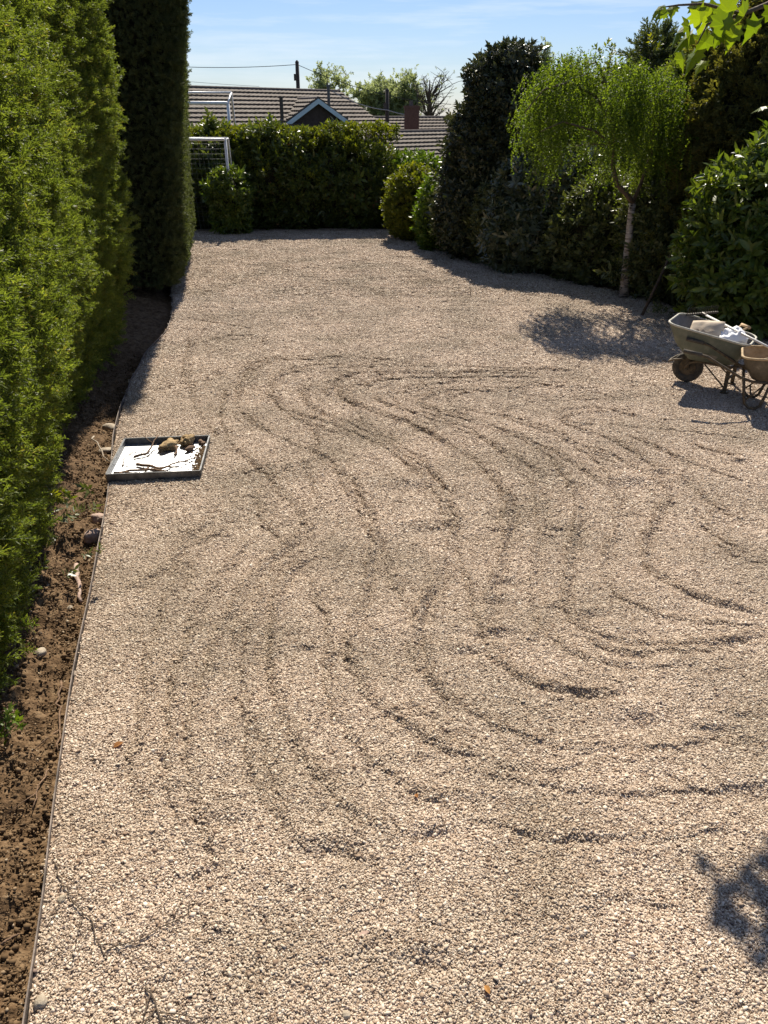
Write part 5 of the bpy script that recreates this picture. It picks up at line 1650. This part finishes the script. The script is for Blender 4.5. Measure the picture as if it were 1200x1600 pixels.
root_obj('thin root at the bottom of the soil bed', [soil_pt(0, 1468) + [0, 0, .02], soil_pt(16, 1455) + [0, 0, .02], soil_pt(28, 1448) + [0, 0, .01]], .006, .004, 'root', seed=15)
g_ = lambda x, y: gravel_pt(x, y) + np.array([0, 0, .016])
root_obj('long dark twig winding over the gravel near the edging', [g_(84, 1350), g_(100, 1385), g_(118, 1418), g_(146, 1445), g_(152, 1475), g_(168, 1500)], .0032, .002, 'bark', 'twig', 8, 21, 'twig', 5)
root_obj('forked thin twig lying across the gravel', [g_(170, 1487), g_(215, 1475), g_(262, 1450), g_(295, 1430), g_(296, 1412)], .0025, .0018, 'bark', 'twig', 7, 22, 'twig', 5)
root_obj('dark twig at the bottom edge of the gravel', [g_(228, 1545), g_(243, 1570), g_(255, 1605)], .004, .003, 'bark', 'twig', 4, 23, 'twig', 5)
root_obj('small twig standing up in the far gravel', [gravel_pt(735, 462), gravel_pt(733, 462) + [.02, 0, .16]], .006, .003, 'bark', 'twig', 2, 24, 'twig', 5)
def dead_leaf(label, p, s, seed, mat='dead'):
    V, Fc = [], []
    r = np.random.default_rng(seed)
    kite(V, Fc, (0, 0, .012), np.array([1, 0, .1]), np.array([0, 1., 0]), np.array([0, 0, 1.]), s, s * .6, .25, False)
    o = link('fallen_leaf', np_mesh('fallen_leaf', V, Fc), L[mat], None, tuple(p)); o.rotation_euler = (r.normal(0, .1), r.normal(0, .1), r.uniform(0, 6.28))
    tag(o, label, 'leaf')
dead_leaf('orange fallen leaf on the gravel near the edging', gravel_pt(178, 1174), .06, 1)
dead_leaf('yellow scrap of leaf on the bottom gravel', gravel_pt(757, 1545), .04, 2)
dead_leaf('tan leaf scrap on the gravel under the far twig', gravel_pt(650, 1244), .035, 3)

# leafy weeds at the hedge foot
def weed(label, p, n, key, spread, s, seed, name='weed', h=.15):
    r = np.random.default_rng(seed)
    o = empty(name, tuple(p)); tag(o, label, 'plant')
    P_ = np.stack([r.normal(0, spread, n), r.normal(0, spread, n), r.uniform(.02, h, n)], 1)
    D_ = unit(np.stack([r.normal(.3, .6, n), r.normal(0, .6, n), np.full(n, .8)], 1))
    scatter('leaves', P_, frames(D_, r.uniform(0, 6.28, n)), r.uniform(.6, 1.1, n) * s, VG[key], o)
    MB().tube([(0, 0, -.03), (.01, 0, h * .9)], [.006, .003], 5).build('stem', M['bark'], o)
    return o
weed('low green weed on the shaded soil by the hedge foot', soil_pt(12, 1150), 10, 'lime', .06, .6, 1)
weed('ivy-like sprig on the soil under the hedge', soil_pt(14, 1000), 9, 'photinia', .07, .7, 2)
weed('dark leafy growth in the shade of the hedge foot', soil_pt(40, 930), 26, 'dim', .16, .9, 3, h=.3)
weed('second dark leafy clump farther along the hedge foot', soil_pt(85, 840), 22, 'dim', .16, .9, 4, h=.3)
weed('low dark plant at the foot of the leaning pole', G(1032, 494), 16, 'dim', .14, .9, 5, h=.18)
def tuft():
    p = at(78, 770, 5.3)
    o = empty('leafy_sprig', tuple(p)); tag(o, 'pale yellow-green leafy sprig sticking out of the hedge bottom', 'plant')
    r = np.random.default_rng(5)
    P_ = r.normal(0, .03, (7, 3)) + [.02, 0, 0]
    D_ = unit(np.stack([np.full(7, 1.0), r.normal(-.3, .4, 7), r.normal(0, .3, 7)], 1))
    scatter('leaves', P_, frames(D_, r.uniform(0, 6, 7)), r.uniform(.7, 1.0, 7), VG['gold'], o)
    MB().tube([(-.55, .1, -.03), (-.2, .03, .01), (.04, 0, 0)], [.008, .006, .003], 6).build('stem', M['bark'], o)
tuft()

# ------------------------------------------------------------------ overhanging maple on the right, close to the camera
def maple():
    root = empty('maple_tree', (4.9, 4.2, -.2)); tag(root, 'maple branch with big backlit lime leaves hanging in at the top corner', 'tree')
    o = np.array([4.9, 4.2, -.2])
    MB().tube([(0, 0, 0), (-.05, .05, 1.6), (-.15, .1, 3.2), (-.3, .1, 4.6)], [.17, .14, .11, .07], 12).build('trunk', M['bark'], root, True)
    main = [at(1290, -30, 4.4), at(1215, 0, 4.3), at(1160, 22, 4.2), at(1105, 38, 4.15), at(1090, 68, 4.1)]
    st = np.array([4.7, 4.3, 3.7])
    MB().tube([st - o] + [p - o for p in main], [.05, .022, .012, .008, .005, .003], 8).build('branch', M['bark'], root, True)
    br2 = [at(1160, 22, 4.2), at(1100, 6, 4.1), at(1060, 8, 4.0), at(1030, 12, 4.0)]
    MB().tube([p - o for p in br2], [.008, .006, .004, .002], 6).build('branch', M['bark'], root, True)
    # branch passing above the frame whose leaves shade the near gravel
    sh = G(1165, 1420)
    c = sh + np.array(SUN_DIR) * (4.3 / SUN_DIR.z)
    br3 = [st, (st + c) / 2 + [0, 0, .25], c + [.3, .05, .05], c]
    MB().tube([p - o for p in br3], [.05, .03, .014, .006], 8).build('branch', M['bark'], root, True)
    # one lobed leaf, shared
    outline = [(0, 0), (.16, -.06), (.34, -.16), (.30, .06), (.50, .14), (.36, .26), (.42, .44), (.24, .44), (.20, .62), (.10, .72), (0, 1.0)]
    V = [(x * .9, y, -.35 * abs(x) - .22 * y * y) for x, y in outline] + [(-x * .9, y, -.25 * abs(x) - .22 * y * y) for x, y in outline[1:-1]][::-1]
    nV = len(V)
    V.append((0, .35, .03))
    Fc = [(i, (i + 1) % nV, nV) for i in range(nV)]
    lm = np_mesh('leaf', V, Fc)
    lm.materials.append(L['maple'])
    r = np.random.default_rng(9)
    spots = []
    for x, y, s in [(1115, 22, .15), (1092, 15, .14), (1075, 30, .14), (1066, 42, .13), (1082, 52, .14), (1090, 78, .15), (1064, 82, .11), (1110, 55, .13), (1135, 20, .16), (1150, 40, .14), (1128, 45, .13), (1030, 10, .09), (1042, 16, .08), (1052, 8, .09), (1120, 5, .13), (1170, 10, .15), (1100, 95, .10), (1185, 30, .14), (1205, 8, .15), (1090, 2, .12), (1145, 0, .14)]:
        spots.append((at(x, y, 4.1 + r.uniform(-.12, .15)), s))
    for k in range(60):
        spots.append((c + np.array([r.uniform(-.15, .45), r.normal(-.03, .2), r.uniform(-.06, .10)]), r.uniform(.15, .21)))
    p_ = at(1197, 166, 4.3)
    spots.append((p_, .09))
    for k, (p, s) in enumerate(spots):
        ob = link('leaf', lm, None, root)
        d = Vector((r.normal(-.3, .5), r.normal(-.2, .4), -1 + r.normal(0, .25))).normalized()
        nn = Vector((r.normal(0, .9), -1 + r.normal(0, .5), r.normal(.4, .7)))
        if k >= 21:
            d = Vector((r.normal(0, 1), r.normal(0, 1), -.2)).normalized(); nn = Vector((r.normal(0, .3), r.normal(0, .3), 1))
        x_ = d.cross(nn).normalized(); z_ = x_.cross(d)
        mw = Matrix((x_, d, z_)).transposed().to_4x4()
        ob.matrix_parent_inverse = Matrix.Identity(4)
        ob.matrix_basis = Matrix.Translation(Vector(p - o)) @ mw @ Matrix.Scale(s * .82, 4)
    # the lone leaf at the frame edge hangs on its own shoot
    MB().tube([st - o, at(1260, 120, 4.4) - o, p_ - o], [.02, .006, .002], 6).build('branch', M['bark'], root, True)
maple()
